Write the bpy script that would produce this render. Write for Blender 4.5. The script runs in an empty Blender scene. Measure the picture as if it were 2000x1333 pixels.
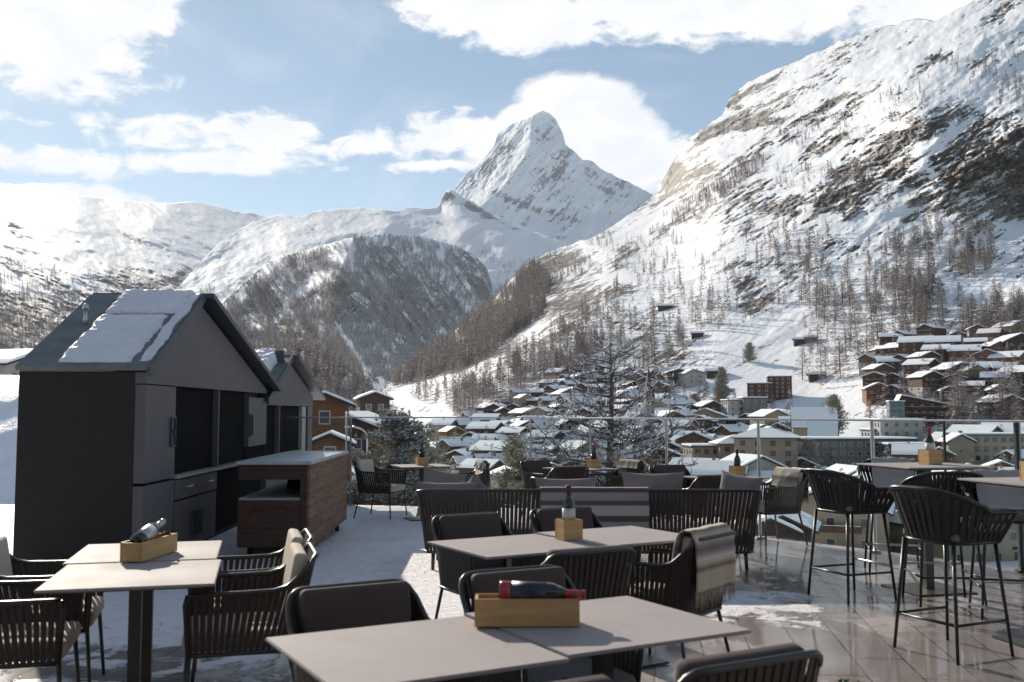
import bpy, bmesh, math, random
import numpy as np
from mathutils import Vector, Matrix
R = math.radians
S = bpy.context.scene
COL = S.collection

# ---------------------------------------------------------------- camera
F = 1944.0
EYE = 1.5
PITCH = math.atan(138.5 / F)
cam_d = bpy.data.cameras.new('camera')
cam = bpy.data.objects.new('camera', cam_d)
COL.objects.link(cam)
cam.location = (0, 0, EYE)
cam.rotation_euler = (R(90) + PITCH, 0, 0)
cam_d.sensor_width = 36.0
cam_d.lens = 35.0
cam_d.clip_start = 0.05
cam_d.clip_end = 60000
cam_d.dof.use_dof = True
cam_d.dof.focus_distance = 22.0
cam_d.dof.aperture_fstop = 4.5
S.camera = cam

def ray(u, v):
    cx = (u - 1000.0) / F
    cy = (666.5 - v) / F
    cp, sp = math.cos(PITCH), math.sin(PITCH)
    return np.array([cx, cp - sp * cy, sp + cp * cy])

def at(u, v, Y):
    r = ray(u, v)
    return np.array([0, 0, EYE]) + r * (Y / r[1])

def onz(u, v, z=0.0):
    r = ray(u, v)
    t = (z - EYE) / r[2]
    return np.array([0, 0, EYE]) + r * t

# ---------------------------------------------------------------- light
SUN_AZ, SUN_EL = R(-28.5), R(23.3)       # left of the view axis
sun_vec = Vector((math.sin(SUN_AZ) * math.cos(SUN_EL), math.cos(SUN_AZ) * math.cos(SUN_EL), math.sin(SUN_EL)))
sl = bpy.data.lights.new('sun', 'SUN')
sl.energy = 4.4
sl.angle = R(0.5)
sl.color = (1.0, 0.90, 0.76)
so = bpy.data.objects.new('sun', sl)
COL.objects.link(so)
so.rotation_euler = (-sun_vec).to_track_quat('-Z', 'Y').to_euler()
so.location = (0, 0, 50)

S.view_settings.view_transform = 'Standard'
S.view_settings.look = 'None'
S.view_settings.gamma = 1
S.view_settings.exposure = 0.70
S.render.engine = 'CYCLES'
try:
    S.cycles.use_denoising = True
    S.cycles.volume_bounces = 1
    S.cycles.max_bounces = 6
    S.cycles.transparent_max_bounces = 16
    S.cycles.caustics_reflective = False
    S.cycles.caustics_refractive = False
except Exception:
    pass

W = bpy.data.worlds.new('World')
S.world = W
W.use_nodes = True
nt = W.node_tree
nt.nodes.clear()

class NT:
    def __init__(s, t): s.t = t
    def n(s, kind, **kw):
        x = s.t.nodes.new(kind)
        for k, v in kw.items(): setattr(x, k, v)
        return x
    def l(s, a, b): s.t.links.new(a, b)
    def put(s, sock, val):
        if isinstance(val, bpy.types.NodeSocket): s.l(val, sock)
        else: sock.default_value = val
    def m(s, op, a, b=0.0, c=0.0, clamp=False):
        x = s.n('ShaderNodeMath', operation=op, use_clamp=clamp)
        s.put(x.inputs[0], a); s.put(x.inputs[1], b); s.put(x.inputs[2], c)
        return x.outputs[0]
    def mix(s, f, a, b):
        x = s.n('ShaderNodeMix', data_type='RGBA')
        s.put(x.inputs[0], f)
        s.put(x.inputs[6], a if isinstance(a, bpy.types.NodeSocket) else (*a, 1))
        s.put(x.inputs[7], b if isinstance(b, bpy.types.NodeSocket) else (*b, 1))
        return x.outputs[2]
    def noise(s, vec, scale, detail=4, rough=0.55, dist=0.0):
        x = s.n('ShaderNodeTexNoise')
        if vec is not None: s.l(vec, x.inputs['Vector'])
        x.inputs['Scale'].default_value = scale
        x.inputs['Detail'].default_value = detail
        x.inputs['Roughness'].default_value = rough
        x.inputs['Distortion'].default_value = dist
        return x.outputs[0]
    def smooth(s, x, a, b):
        y = s.n('ShaderNodeMapRange', interpolation_type='SMOOTHSTEP')
        s.put(y.inputs[0], x); y.inputs[1].default_value = a; y.inputs[2].default_value = b
        return y.outputs[0]

T = NT(nt)
sky = T.n('ShaderNodeTexSky', sky_type='NISHITA')
sky.sun_disc = False
sky.sun_elevation = SUN_EL
sky.sun_rotation = SUN_AZ
sky.altitude = 1700
sky.air_density = 1.0
sky.dust_density = 0.35
sky.ozone_density = 1.3
tc = T.n('ShaderNodeTexCoord')
sep = T.n('ShaderNodeSeparateXYZ')
T.l(tc.outputs['Generated'], sep.inputs[0])
ax_ = T.m('ARCTAN2', sep.outputs[0], sep.outputs[1])                  # azimuth, 0 = +Y
el_ = T.m('ARCSINE', sep.outputs[2])
comb = T.n('ShaderNodeCombineXYZ')
T.l(ax_, comb.inputs[0]); T.l(T.m('MULTIPLY', el_, 1.9), comb.inputs[1])
cv = comb.outputs[0]
n_big = T.noise(cv, 7.0, 9, 0.60, 0.35)
n_fine = T.noise(cv, 30.0, 7, 0.62, 0.6)
nn = T.m('ADD', T.m('MULTIPLY', T.m('SUBTRACT', n_big, 0.5), 2.3), T.m('MULTIPLY', T.m('SUBTRACT', n_fine, 0.5), 1.9))
HAZE = 0.000026
def azel(u, v):
    r = ray(u, v)
    return math.atan2(r[0], r[1]), math.asin(r[2] / np.linalg.norm(r))
def blob(u, v, ru, rv, tilt=0.0, power=1.0, k=1.0):
    """soft ellipse in the sky, radii given in degrees"""
    a0, e0 = azel(u, v)
    da = T.m('SUBTRACT', ax_, a0); de = T.m('SUBTRACT', el_, e0)
    c, s_ = math.cos(R(tilt)), math.sin(R(tilt))
    p = T.m('ADD', T.m('MULTIPLY', da, c / R(ru)), T.m('MULTIPLY', de, s_ / R(ru)))
    q = T.m('ADD', T.m('MULTIPLY', da, -s_ / R(rv)), T.m('MULTIPLY', de, c / R(rv)))
    d = T.m('SQRT', T.m('ADD', T.m('MULTIPLY', p, p), T.m('MULTIPLY', q, q)))
    return T.m('MULTIPLY', T.m('SUBTRACT', 1.0, d), power)
# ragged clouds
rag = [blob(20, 10, 8.6, 4.6, -20, 1.8), blob(230, 20, 4.6, 2.0, 10, 1.5), blob(60, 240, 3.6, 1.0, 0, .45), blob(190, 235, 4.0, 1.1, 0, .5), blob(340, 262, 5.5, 1.5, 8, .8),
       blob(540, 262, 3.4, 1.3, 12, .8), blob(60, 312, 8.0, 0.95, 0, 1.1), blob(370, 318, 9.0, 0.85, 3, 1.1),
       blob(720, 285, 3.6, .9, 10, .9), blob(860, 270, 4.0, 1.5, 12, 1.2), blob(860, 322, 3.9, .5, 2, .9), blob(95, 145, 2.2, .8, 0, .5),
       blob(190, 378, 3.2, .6, -6, .9), blob(1010, 25, 7.8, 2.2, -4, 1.9), blob(1420, -10, 11.0, 3.0, 0, 2.2), blob(1830, 20, 6.0, 2.4, 0, 1.0), blob(1310, 330, 3.2, 2.2, -20, 1.0)]
# smooth banner cloud behind and over the peak
smo = [blob(1130, 205, 4.3, 2.0, -4, 3.0), blob(1030, 235, 2.6, 1.3, 20, 3.0), blob(1190, 280, 4.6, 3.3, -28, 3.0), blob(990, 270, 3.5, 1.6, 24, 2.0)]
def mx(lst):
    o = lst[0]
    for x in lst[1:]: o = T.m('MAXIMUM', o, x)
    return o
d1 = T.smooth(T.m('ADD', mx(rag), nn), 0.05, 0.62)
d2 = T.smooth(T.m('ADD', mx(smo), T.m('MULTIPLY', nn, 0.6)), 0.0, 0.8)
dens = T.m('MAXIMUM', d1, d2, clamp=True)
cirr = T.m('MULTIPLY', T.smooth(T.noise(cv, 4.0, 6, .6, 1.5), .45, .9), 0.35)
dens = T.m('MAXIMUM', dens, cirr)
lump = T.noise(cv, 13.0, 8, .6, .5)
cl_col = T.mix(T.smooth(lump, .3, .7), (0.84, 0.87, 0.93), (1.0, 0.985, 0.965))
bg1 = T.n('ShaderNodeBackground'); bg2 = T.n('ShaderNodeBackground')
hs = T.n('ShaderNodeHueSaturation'); hs.inputs['Saturation'].default_value = 1.0
T.l(sky.outputs[0], hs.inputs['Color'])
sk = T.n('ShaderNodeMix', data_type='RGBA', blend_type='MULTIPLY'); sk.inputs[0].default_value = 1.0
T.l(T.mix(.10, hs.outputs[0], (5.4, 5.9, 6.1)), sk.inputs[6]); sk.inputs[7].default_value = (.92, 1.0, .96, 1)
T.l(sk.outputs[2], bg1.inputs[0]); bg1.inputs[1].default_value = 0.069
T.l(cl_col, bg2.inputs[0]); bg2.inputs[1].default_value = 0.70
mxs = T.n('ShaderNodeMixShader')
T.l(dens, mxs.inputs[0]); T.l(bg1.outputs[0], mxs.inputs[1]); T.l(bg2.outputs[0], mxs.inputs[2])
wo = T.n('ShaderNodeOutputWorld'); T.l(mxs.outputs[0], wo.inputs[0])

# ---------------------------------------------------------------- tags
def tag(o, label=None, cat=None, group=None, kind=None):
    if label: o['label'] = label
    if cat: o['category'] = cat
    if group: o['group'] = group
    if kind: o['kind'] = kind
    return o

def empty(name, loc=(0, 0, 0), rz=0.0, label=None, cat=None, group=None):
    o = bpy.data.objects.new(name, None)
    COL.objects.link(o)
    o.location = loc; o.rotation_euler = (0, 0, rz)
    o.empty_display_size = 0.2
    return tag(o, label, cat, group)

# ---------------------------------------------------------------- materials
MATS = {}
def new_mat(name):
    m = bpy.data.materials.new(name); m.use_nodes = True
    t = NT(m.node_tree)
    b = m.node_tree.nodes['Principled BSDF']
    MATS[name] = m
    return m, t, b

def M(name, c1, c2=None, scale=8.0, rough=0.6, bump=0.0, bscale=40.0, metal=0.0, stretch=(1, 1, 1), spec=0.5, detail=5, contrast=(.3, .7), rvar=0.0):
    m, t, b = new_mat(name)
    b.inputs['Roughness'].default_value = rough
    b.inputs['Metallic'].default_value = metal
    b.inputs['Specular IOR Level'].default_value = spec
    tc = t.n('ShaderNodeTexCoord'); mp = t.n('ShaderNodeMapping')
    mp.inputs['Scale'].default_value = stretch
    t.l(tc.outputs['Object'], mp.inputs[0])
    if c2 is None: c2 = tuple(x * .78 for x in c1)
    n = t.noise(mp.outputs[0], scale, detail)
    t.l(t.mix(t.smooth(n, *contrast), c1, c2), b.inputs['Base Color'])
    if rvar:
        t.l(t.m('ADD', t.m('MULTIPLY', t.m('SUBTRACT', t.noise(mp.outputs[0], scale * .7, 4), .5), rvar), rough), b.inputs['Roughness'])
    if bump:
        bp = t.n('ShaderNodeBump'); bp.inputs['Strength'].default_value = bump; bp.inputs['Distance'].default_value = 0.01
        t.l(t.noise(mp.outputs[0], bscale, 6, .6), bp.inputs['Height']); t.l(bp.outputs[0], b.inputs['Normal'])
    return m

# ---------------------------------------------------------------- mesh helpers
def link_mesh(name, verts, faces, mat=None, parent=None, smooth=False, loc=None):
    me = bpy.data.meshes.new(name)
    me.from_pydata([tuple(map(float, v)) for v in verts], [], faces)
    me.update()
    if mat is not None:
        for mm in (mat if isinstance(mat, (list, tuple)) else [mat]): me.materials.append(mm)
    if smooth:
        me.polygons.foreach_set('use_smooth', [True] * len(me.polygons))
    o = bpy.data.objects.new(name, me); COL.objects.link(o)
    if parent is not None: o.parent = parent
    if loc is not None: o.location = loc
    return o

class MB:
    def __init__(s): s.v = []; s.f = []; s.uv = None; s.sm = []
    def add(s, vs, fs, smooth=False):
        b = len(s.v); s.v += [tuple(x) for x in vs]; s.f += [tuple(b + i for i in f) for f in fs]; s.sm += [smooth] * len(fs)
    def box(s, c, d, rz=0.0, M4=None, bev=0.0):
        hx, hy, hz = d[0] / 2, d[1] / 2, d[2] / 2
        if bev > 0:
            b = min(bev, hx * .9, hy * .9, hz * .9)
            bm = bmesh.new(); bmesh.ops.create_cube(bm, size=1)
            for v in bm.verts: v.co = Vector((v.co.x * d[0], v.co.y * d[1], v.co.z * d[2]))
            bmesh.ops.bevel(bm, geom=bm.edges[:], offset=b, segments=2, affect='EDGES')
            bm.verts.index_update()
            vs = [v.co.copy() for v in bm.verts]; fs = [[v.index for v in f.verts] for f in bm.faces]; bm.free()
        else:
            vs = [Vector((x * hx, y * hy, z * hz)) for z in (-1, 1) for y in (-1, 1) for x in (-1, 1)]
            fs = [(0, 2, 3, 1), (4, 5, 7, 6), (0, 1, 5, 4), (2, 6, 7, 3), (0, 4, 6, 2), (1, 3, 7, 5)]
        Mx = Matrix.Translation(c) @ (M4 if M4 is not None else Matrix.Rotation(rz, 4, 'Z'))
        s.add([Mx @ v for v in vs], fs)
        return s
    def tube(s, pts, r, n=8, caps=True, flat=1.0):
        pts = [Vector(p) for p in pts]
        rs = r if isinstance(r, (list, tuple)) else [r] * len(pts)
        vs = []; up = Vector((0, 0, 1)); prev = None
        for i, p in enumerate(pts):
            d = (pts[min(i + 1, len(pts) - 1)] - pts[max(i - 1, 0)])
            if d.length < 1e-9: d = Vector((0, 0, 1))
            d.normalize()
            a = d.cross(up) if prev is None else prev - d * prev.dot(d)
            if a.length < 1e-4: a = d.cross(Vector((1, 0, 0)))
            a.normalize(); b = d.cross(a); prev = a
            for k in range(n):
                t = 2 * math.pi * k / n
                vs.append(p + (a * math.cos(t) + b * math.sin(t) * flat) * rs[i])
        fs = []
        for i in range(len(pts) - 1):
            for k in range(n):
                fs.append((i * n + k, i * n + (k + 1) % n, (i + 1) * n + (k + 1) % n, (i + 1) * n + k))
        if caps: fs += [tuple(range(n))[::-1], tuple((len(pts) - 1) * n + k for k in range(n))]
        s.add(vs, fs, True)
        return s
    def lathe(s, prof, n=20, M4=None):
        vs = []; fs = []
        for r_, z in prof:
            for k in range(n):
                t = 2 * math.pi * k / n; vs.append(Vector((r_ * math.cos(t), r_ * math.sin(t), z)))
        for i in range(len(prof) - 1):
            for k in range(n): fs.append((i * n + k, i * n + (k + 1) % n, (i + 1) * n + (k + 1) % n, (i + 1) * n + k))
        fs += [tuple(range(n))[::-1], tuple((len(prof) - 1) * n + k for k in range(n))]
        if M4 is not None: vs = [M4 @ v for v in vs]
        s.add(vs, fs, True)
        return s
    def prism(s, poly, a, b, M4=None):
        """poly: (x,z) outline extruded along y from a to b"""
        n = len(poly)
        vs = [Vector((x, a, z)) for x, z in poly] + [Vector((x, b, z)) for x, z in poly]
        fs = [tuple(range(n)), tuple(range(2 * n - 1, n - 1, -1))] + [(i, i + n, (i + 1) % n + n, (i + 1) % n) for i in range(n)]
        if M4 is not None: vs = [M4 @ v for v in vs]
        s.add(vs, fs)
        return s
    def build(s, name, mat, parent=None, loc=None):
        o = link_mesh(name, s.v, s.f, mat, parent, False, loc)
        o.data.polygons.foreach_set('use_smooth', s.sm)
        bm = bmesh.new(); bm.from_mesh(o.data); bmesh.ops.recalc_face_normals(bm, faces=bm.faces[:]); bm.to_mesh(o.data); bm.free()
        return o

def children_of(o):
    return KIDS.get(o.name, None) if False else [c for c in o.children]
def copy_tree(o, parent=None, depth=0, cache={}):
    c = o.copy(); COL.objects.link(c)
    if parent is not None: c.parent = parent
    if o.name not in cache or True:
        kids = list(o.children)
    for ch in kids: copy_tree(ch, c, depth + 1)
    return c

# ---------------------------------------------------------------- numpy noise
_rng = np.random.RandomState(7)
_perm = np.concatenate([_rng.permutation(256)] * 3)
_g = _rng.randn(256, 3); _g /= np.linalg.norm(_g, axis=1)[:, None]
def perlin(x, y, z=0.0):
    x = np.asarray(x, float); y = np.asarray(y, float); z = np.zeros_like(x) + z
    xi = np.floor(x).astype(int); yi = np.floor(y).astype(int); zi = np.floor(z).astype(int)
    xf, yf, zf = x - xi, y - yi, z - zi
    xi &= 255; yi &= 255; zi &= 255
    u, v, w = [t * t * t * (t * (t * 6 - 15) + 10) for t in (xf, yf, zf)]
    out = 0
    for dx in (0, 1):
        for dy in (0, 1):
            for dz in (0, 1):
                g = _g[_perm[_perm[_perm[(xi + dx) & 255] + yi + dy & 255] + zi + dz & 255]]
                dot = g[..., 0] * (xf - dx) + g[..., 1] * (yf - dy) + g[..., 2] * (zf - dz)
                out = out + dot * (u if dx else 1 - u) * (v if dy else 1 - v) * (w if dz else 1 - w)
    return out
def fbm(x, y, z=0.0, oct=5, gain=.5, ridged=False):
    a = 1.0; s = 0; f = 1.0
    for i in range(oct):
        n = perlin(x * f, y * f, z * f + i * 7.3)
        if ridged: n = .5 - np.abs(n) * 1.6
        s = s + a * n; a *= gain; f *= 2.03
    return s
def sstep(x, a, b):
    t = np.clip((x - a) / (b - a), 0, 1); return t * t * (3 - 2 * t)
def inpoly(u, v, poly):
    u = np.asarray(u); v = np.asarray(v); c = np.zeros(u.shape, bool)
    n = len(poly)
    for i in range(n):
        x1, y1 = poly[i]; x2, y2 = poly[(i + 1) % n]
        if y1 == y2: continue
        k = ((y1 > v) != (y2 > v)) & (u < (x2 - x1) * (v - y1) / (y2 - y1) + x1)
        c ^= k
    return c
# ---------------------------------------------------------------- terrain
def mountain_mat(name, rock1, rock2, rscale, snow=(.89, .90, .93), nscale=.02, thr=.5, k=.9, bump=3.0):
    m, t, b = new_mat(name)
    b.inputs['Roughness'].default_value = .75
    b.inputs['Specular IOR Level'].default_value = .2
    at_ = t.n('ShaderNodeAttribute', attribute_name='rock')
    geo = t.n('ShaderNodeNewGeometry')
    mp = t.n('ShaderNodeMapping'); mp.inputs['Scale'].default_value = (1, 1, 1.6)
    t.l(geo.outputs['Position'], mp.inputs[0])
    n1 = t.noise(mp.outputs[0], nscale, 9, .68, .4)
    n2 = t.noise(mp.outputs[0], nscale * 6, 6, .6)
    f = t.m('ADD', at_.outputs['Fac'], t.m('ADD', t.m('MULTIPLY', t.m('SUBTRACT', n1, .5), k * 2.0), t.m('MULTIPLY', t.m('SUBTRACT', n2, .5), k * .9)))
    f = t.smooth(f, thr, thr + .16)
    rc = t.mix(t.smooth(t.noise(mp.outputs[0], rscale, 8, .62, .8), .3, .7), rock1, rock2)
    rc = t.mix(t.smooth(t.noise(mp.outputs[0], rscale * .25, 3), .4, .65), rc, tuple(x * .62 for x in rock2))
    t.l(t.mix(f, snow, rc), b.inputs['Base Color'])
    bp = t.n('ShaderNodeBump'); bp.inputs['Strength'].default_value = .55; bp.inputs['Distance'].default_value = bump
    t.l(t.m('ADD', n2, t.m('MULTIPLY', f, .25)), bp.inputs['Height']); t.l(bp.outputs[0], b.inputs['Normal'])
    return m

class Layer:
    def __init__(s, name, ctrl, sil, vbot, u0, u1, nu, nv, amp, nfreq, mat, rock=None, streak=.3, nk=.5, dfun=None, fq=2.2, gul=0.0, outc=.22, ang=0.0, stretch=1.0, jag=1.0, ampmask=None, tpow=1.0, seed=0.0, label=None, steep=(.78, .45), slopek=1.0, back=600.0):
        C = np.array(ctrl, float)
        P = C[:, :2] / 200.0; L = np.log(C[:, 2])
        n = len(P)
        r = np.linalg.norm(P[:, None] - P[None], axis=2)
        A = np.zeros((n + 3, n + 3)); A[:n, :n] = r + np.eye(n) * 0.02
        A[:n, n] = A[n, :n] = 1; A[:n, n + 1:] = P; A[n + 1:, :n] = P.T
        sol = np.linalg.solve(A, np.concatenate([L, np.zeros(3)]))
        s.P, s.w, s.n = P, sol, n
        us = np.linspace(u0, u1, nu)
        sil = np.array(sil, float)
        vs = np.interp(us, sil[:, 0], sil[:, 1]) + jag * 5.0 * fbm(us / 28.0, us * 0 + seed, 0, 5, .6)
        vb = np.interp(us, [p[0] for p in vbot], [p[1] for p in vbot]) if isinstance(vbot, list) else us * 0 + vbot
        vb = np.maximum(vb, vs + 20)
        t = np.linspace(0, 1, nv) ** tpow
        U = np.repeat(us[None], nv, 0); V = vs[None] + (vb - vs)[None] * t[:, None]
        D = s.depth(U, V)
        if dfun is not None: D = dfun(U, V, D)
        c, sn = math.cos(ang), math.sin(ang)
        a = (U * c - V * sn) / 100.0 * nfreq / stretch; b = (U * sn + V * c) / 100.0 * nfreq
        N = fbm(a + seed, b, seed, 6, .52, True)
        N2 = fbm(a * .35 + 3 + seed, b * .35, seed + 4, 3)
        am = amp * (1 if ampmask is None else ampmask(U, V))
        # the crest keeps its outline
        rk0 = rock(U, V) if rock is not None else np.zeros_like(U)
        a2 = (U * c - V * sn) / 100.0 * fq / stretch; b2 = (U * sn + V * c) / 100.0 * fq
        rough_ = fbm(a2 * 4 + 2, b2 * 6, seed + 8, 5, .6, True)
        G2 = fbm(a * .9 + 6, b * 1.6 + 2, seed + 20, 4, .5, True)
        st = fbm(a2 * 2.2 + 5, b2 * 6.5 + 1, seed + 11, 7, .66)
        clus = fbm(a2 * .55, b2 * 1.1, seed + 15, 4, .6)
        pre = rk0 + streak * st + .55 * clus
        Rf = sstep(pre, .30, .62)
        D2 = D + am * (N * nk + N2 * 1.5 - gul * G2 + rough_ * .5 * Rf - outc * Rf)
        X = (U - 1000) / F; CY = (666.5 - V) / F
        cp, sp = math.cos(PITCH), math.sin(PITCH)
        ry = cp - sp * CY; rz = sp + cp * CY
        G = np.stack([X / ry * D2, D2, EYE + rz / ry * D2], -1)
        fine = fbm(a * 5 + 9, b * 5, seed + 2, 3)
        G[..., 2] += am * .05 * fine
        s.U, s.V, s.G = U, V, G
        # slope
        du = np.gradient(G, axis=1); dv = np.gradient(G, axis=0)
        nr = np.cross(dv, du); nr /= np.linalg.norm(nr, axis=2)[..., None] + 1e-9
        nz = np.abs(nr[..., 2])
        sl_ = sstep(steep[0] - nz, 0, steep[0] - steep[1]) * slopek
        rk = np.zeros_like(U)
        if rock is not None: rk = rk0
        s.rockmask = rk
        rk = np.clip(sl_ * .45 + pre, -1, 1.3)
        # rows behind the crest
        crest = G[0]
        back1 = crest * np.array([1.0, 1.0, 1.0]) + np.array([0, back * .4, -back * .18]); back2 = crest + np.array([0, back, -back * .8])
        GG = np.concatenate([back2[None], back1[None], G], 0)
        rk = np.concatenate([rk[:1], rk[:1], rk], 0)
        nr_, nc = GG.shape[:2]
        idx = np.arange(nr_ * nc).reshape(nr_, nc)
        q = np.stack([idx[:-1, :-1], idx[1:, :-1], idx[1:, 1:], idx[:-1, 1:]], -1).reshape(-1, 4)
        me = bpy.data.meshes.new(name)
        me.vertices.add(nr_ * nc); me.vertices.foreach_set('co', GG.reshape(-1).astype(np.float32))
        me.loops.add(len(q) * 4); me.loops.foreach_set('vertex_index', q.reshape(-1).astype(np.int32))
        me.polygons.add(len(q)); me.polygons.foreach_set('loop_start', (np.arange(len(q)) * 4).astype(np.int32))
        me.polygons.foreach_set('use_smooth', np.ones(len(q), bool))
        me.update(calc_edges=True)
        at_ = me.attributes.new('rock', 'FLOAT', 'POINT'); at_.data.foreach_set('value', rk.reshape(-1).astype(np.float32))
        me.materials.append(mat)
        o = bpy.data.objects.new(name, me); COL.objects.link(o)
        o['kind'] = 'structure'
        if label: o['label'] = label
        s.o = o
    def depth(s, U, V):
        sh = np.shape(U); Q = np.stack([np.ravel(U), np.ravel(V)], -1) / 200.0
        out = np.zeros(len(Q))
        for i in range(0, len(Q), 40000):
            q = Q[i:i + 40000]
            r = np.linalg.norm(q[:, None] - s.P[None], axis=2)
            out[i:i + 40000] = r @ s.w[:s.n] + s.w[s.n] + q @ s.w[s.n + 1:]
        return np.exp(out).reshape(sh)
    def pos(s, u, v):
        u = np.atleast_1d(u).astype(float); v = np.atleast_1d(v).astype(float)
        us = s.U[0]; fi = np.clip(np.interp(u, us, np.arange(len(us))), 0, len(us) - 1.001)
        i0 = fi.astype(int); fr = fi - i0
        ic = np.round(fi).astype(int)
        out = np.zeros((len(u), 3)); ok = np.ones(len(u), bool)
        Vc = s.V[:, ic]                      # nv x n
        k = (Vc < v[None]).sum(0)
        ok = (k > 0) & (k < Vc.shape[0])
        k = np.clip(k, 1, Vc.shape[0] - 1)
        ar = np.arange(len(u))
        f = np.clip((v - Vc[k - 1, ar]) / (Vc[k, ar] - Vc[k - 1, ar] + 1e-9), 0, 1)[:, None]
        for jj, wt in ((i0, 1 - fr), (i0 + 1, fr)):
            out += wt[:, None] * (s.G[k - 1, jj] * (1 - f) + s.G[k, jj] * f)
        return out, ok

def blobs(U, V, lst):
    o = np.zeros_like(U)
    for (u, v, ru, rv, ang, st) in lst:
        c, sn = math.cos(R(ang)), math.sin(R(ang))
        a = ((U - u) * c - (V - v) * sn) / ru; b = ((U - u) * sn + (V - v) * c) / rv
        o = np.maximum(o, st * np.exp(-(a * a + b * b) ** 1.5)) if st > 0 else o + st * np.exp(-(a * a + b * b))
    return o

rock_warm = mountain_mat('rock_snow_slope', (.36, .315, .275), (.15, .13, .12), .06, nscale=.04, thr=.50, k=.80, bump=1.1)
peak_rock = mountain_mat('peak_rock_snow', (.30, .32, .36), (.16, .18, .22), .012, nscale=.008, thr=.40, k=.75, bump=10)
rock_far = mountain_mat('rock_snow_peak', (.27, .28, .30), (.17, .18, .20), .01, nscale=.010, thr=.50, k=.55, bump=10)
rock_mid = mountain_mat('rock_snow_forest_ridge', (.30, .28, .28), (.19, .19, .20), .02, nscale=.012, thr=.62, k=.7, bump=4)

# the valley side with the village, rising into the great right-hand slope
A_ctrl = []
for u in (300, 600, 900, 1200, 1500, 1800, 2100, 2400):
    for v, d in ((1250, 92), (1150, 122), (1100, 150), (1050, 185), (1000, 235), (950, 305), (900, 390)):
        A_ctrl.append((u, v, d if u < 1700 else d * .93))
A_ctrl += [(600, 850, 470), (600, 820, 560), (850, 850, 520), (850, 820, 640), (850, 780, 900), (760, 748, 1350), (870, 664, 1650), (960, 592, 1850), (1040, 510, 2000),
           (960, 700, 1000), (1000, 800, 640), (1000, 750, 760), (1000, 700, 920), (1000, 620, 1350), (1100, 484, 2200), (1080, 600, 1150),
           (1200, 800, 600), (1200, 750, 670), (1200, 700, 750), (1200, 600, 1020), (1200, 510, 1500), (1200, 440, 2300),
           (1400, 850, 480), (1400, 800, 550), (1400, 700, 670), (1400, 600, 850), (1400, 500, 1120), (1400, 400, 1550), (1400, 300, 2100), (1400, 232, 2700),
           (1280, 380, 2700), (1600, 850, 440), (1600, 800, 510), (1600, 700, 620), (1600, 600, 750), (1600, 500, 930), (1600, 400, 1180), (1600, 300, 1500), (1600, 200, 1900), (1600, 100, 2500),
           (1800, 850, 410), (1800, 790, 450), (1800, 700, 520), (1800, 640, 600), (1800, 560, 710), (1800, 500, 830), (1800, 425, 980), (1800, 330, 1080), (1800, 235, 1200), (1800, 150, 1550), (1800, 40, 2100),
           (2000, 850, 390), (2000, 780, 430), (2000, 700, 490), (2000, 620, 570), (2000, 560, 660), (2000, 500, 780), (2000, 430, 930), (2000, 330, 1000), (2000, 235, 1080), (2000, 150, 1350), (2000, 0, 1750),
           (2300, 850, 360), (2300, 700, 460), (2300, 500, 700), (2300, 300, 950), (2300, 0, 1600), (2300, -200, 2200)]
A_sil = [(300, 838), (560, 828), (680, 815), (740, 775), (760, 750), (800, 718), (870, 664), (905, 632), (960, 592), (1000, 545), (1040, 512), (1075, 492), (1100, 484), (1150, 468), (1200, 441), (1240, 412), (1280, 380),
         (1298, 345), (1322, 305), (1350, 268), (1385, 245), (1412, 225), (1425, 190), (1460, 162), (1500, 142), (1560, 118), (1640, 82), (1700, 58), (1790, 36), (1822, 42), (1860, 22), (1900, 2), (1960, -28), (2100, -90), (2400, -210)]
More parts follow.
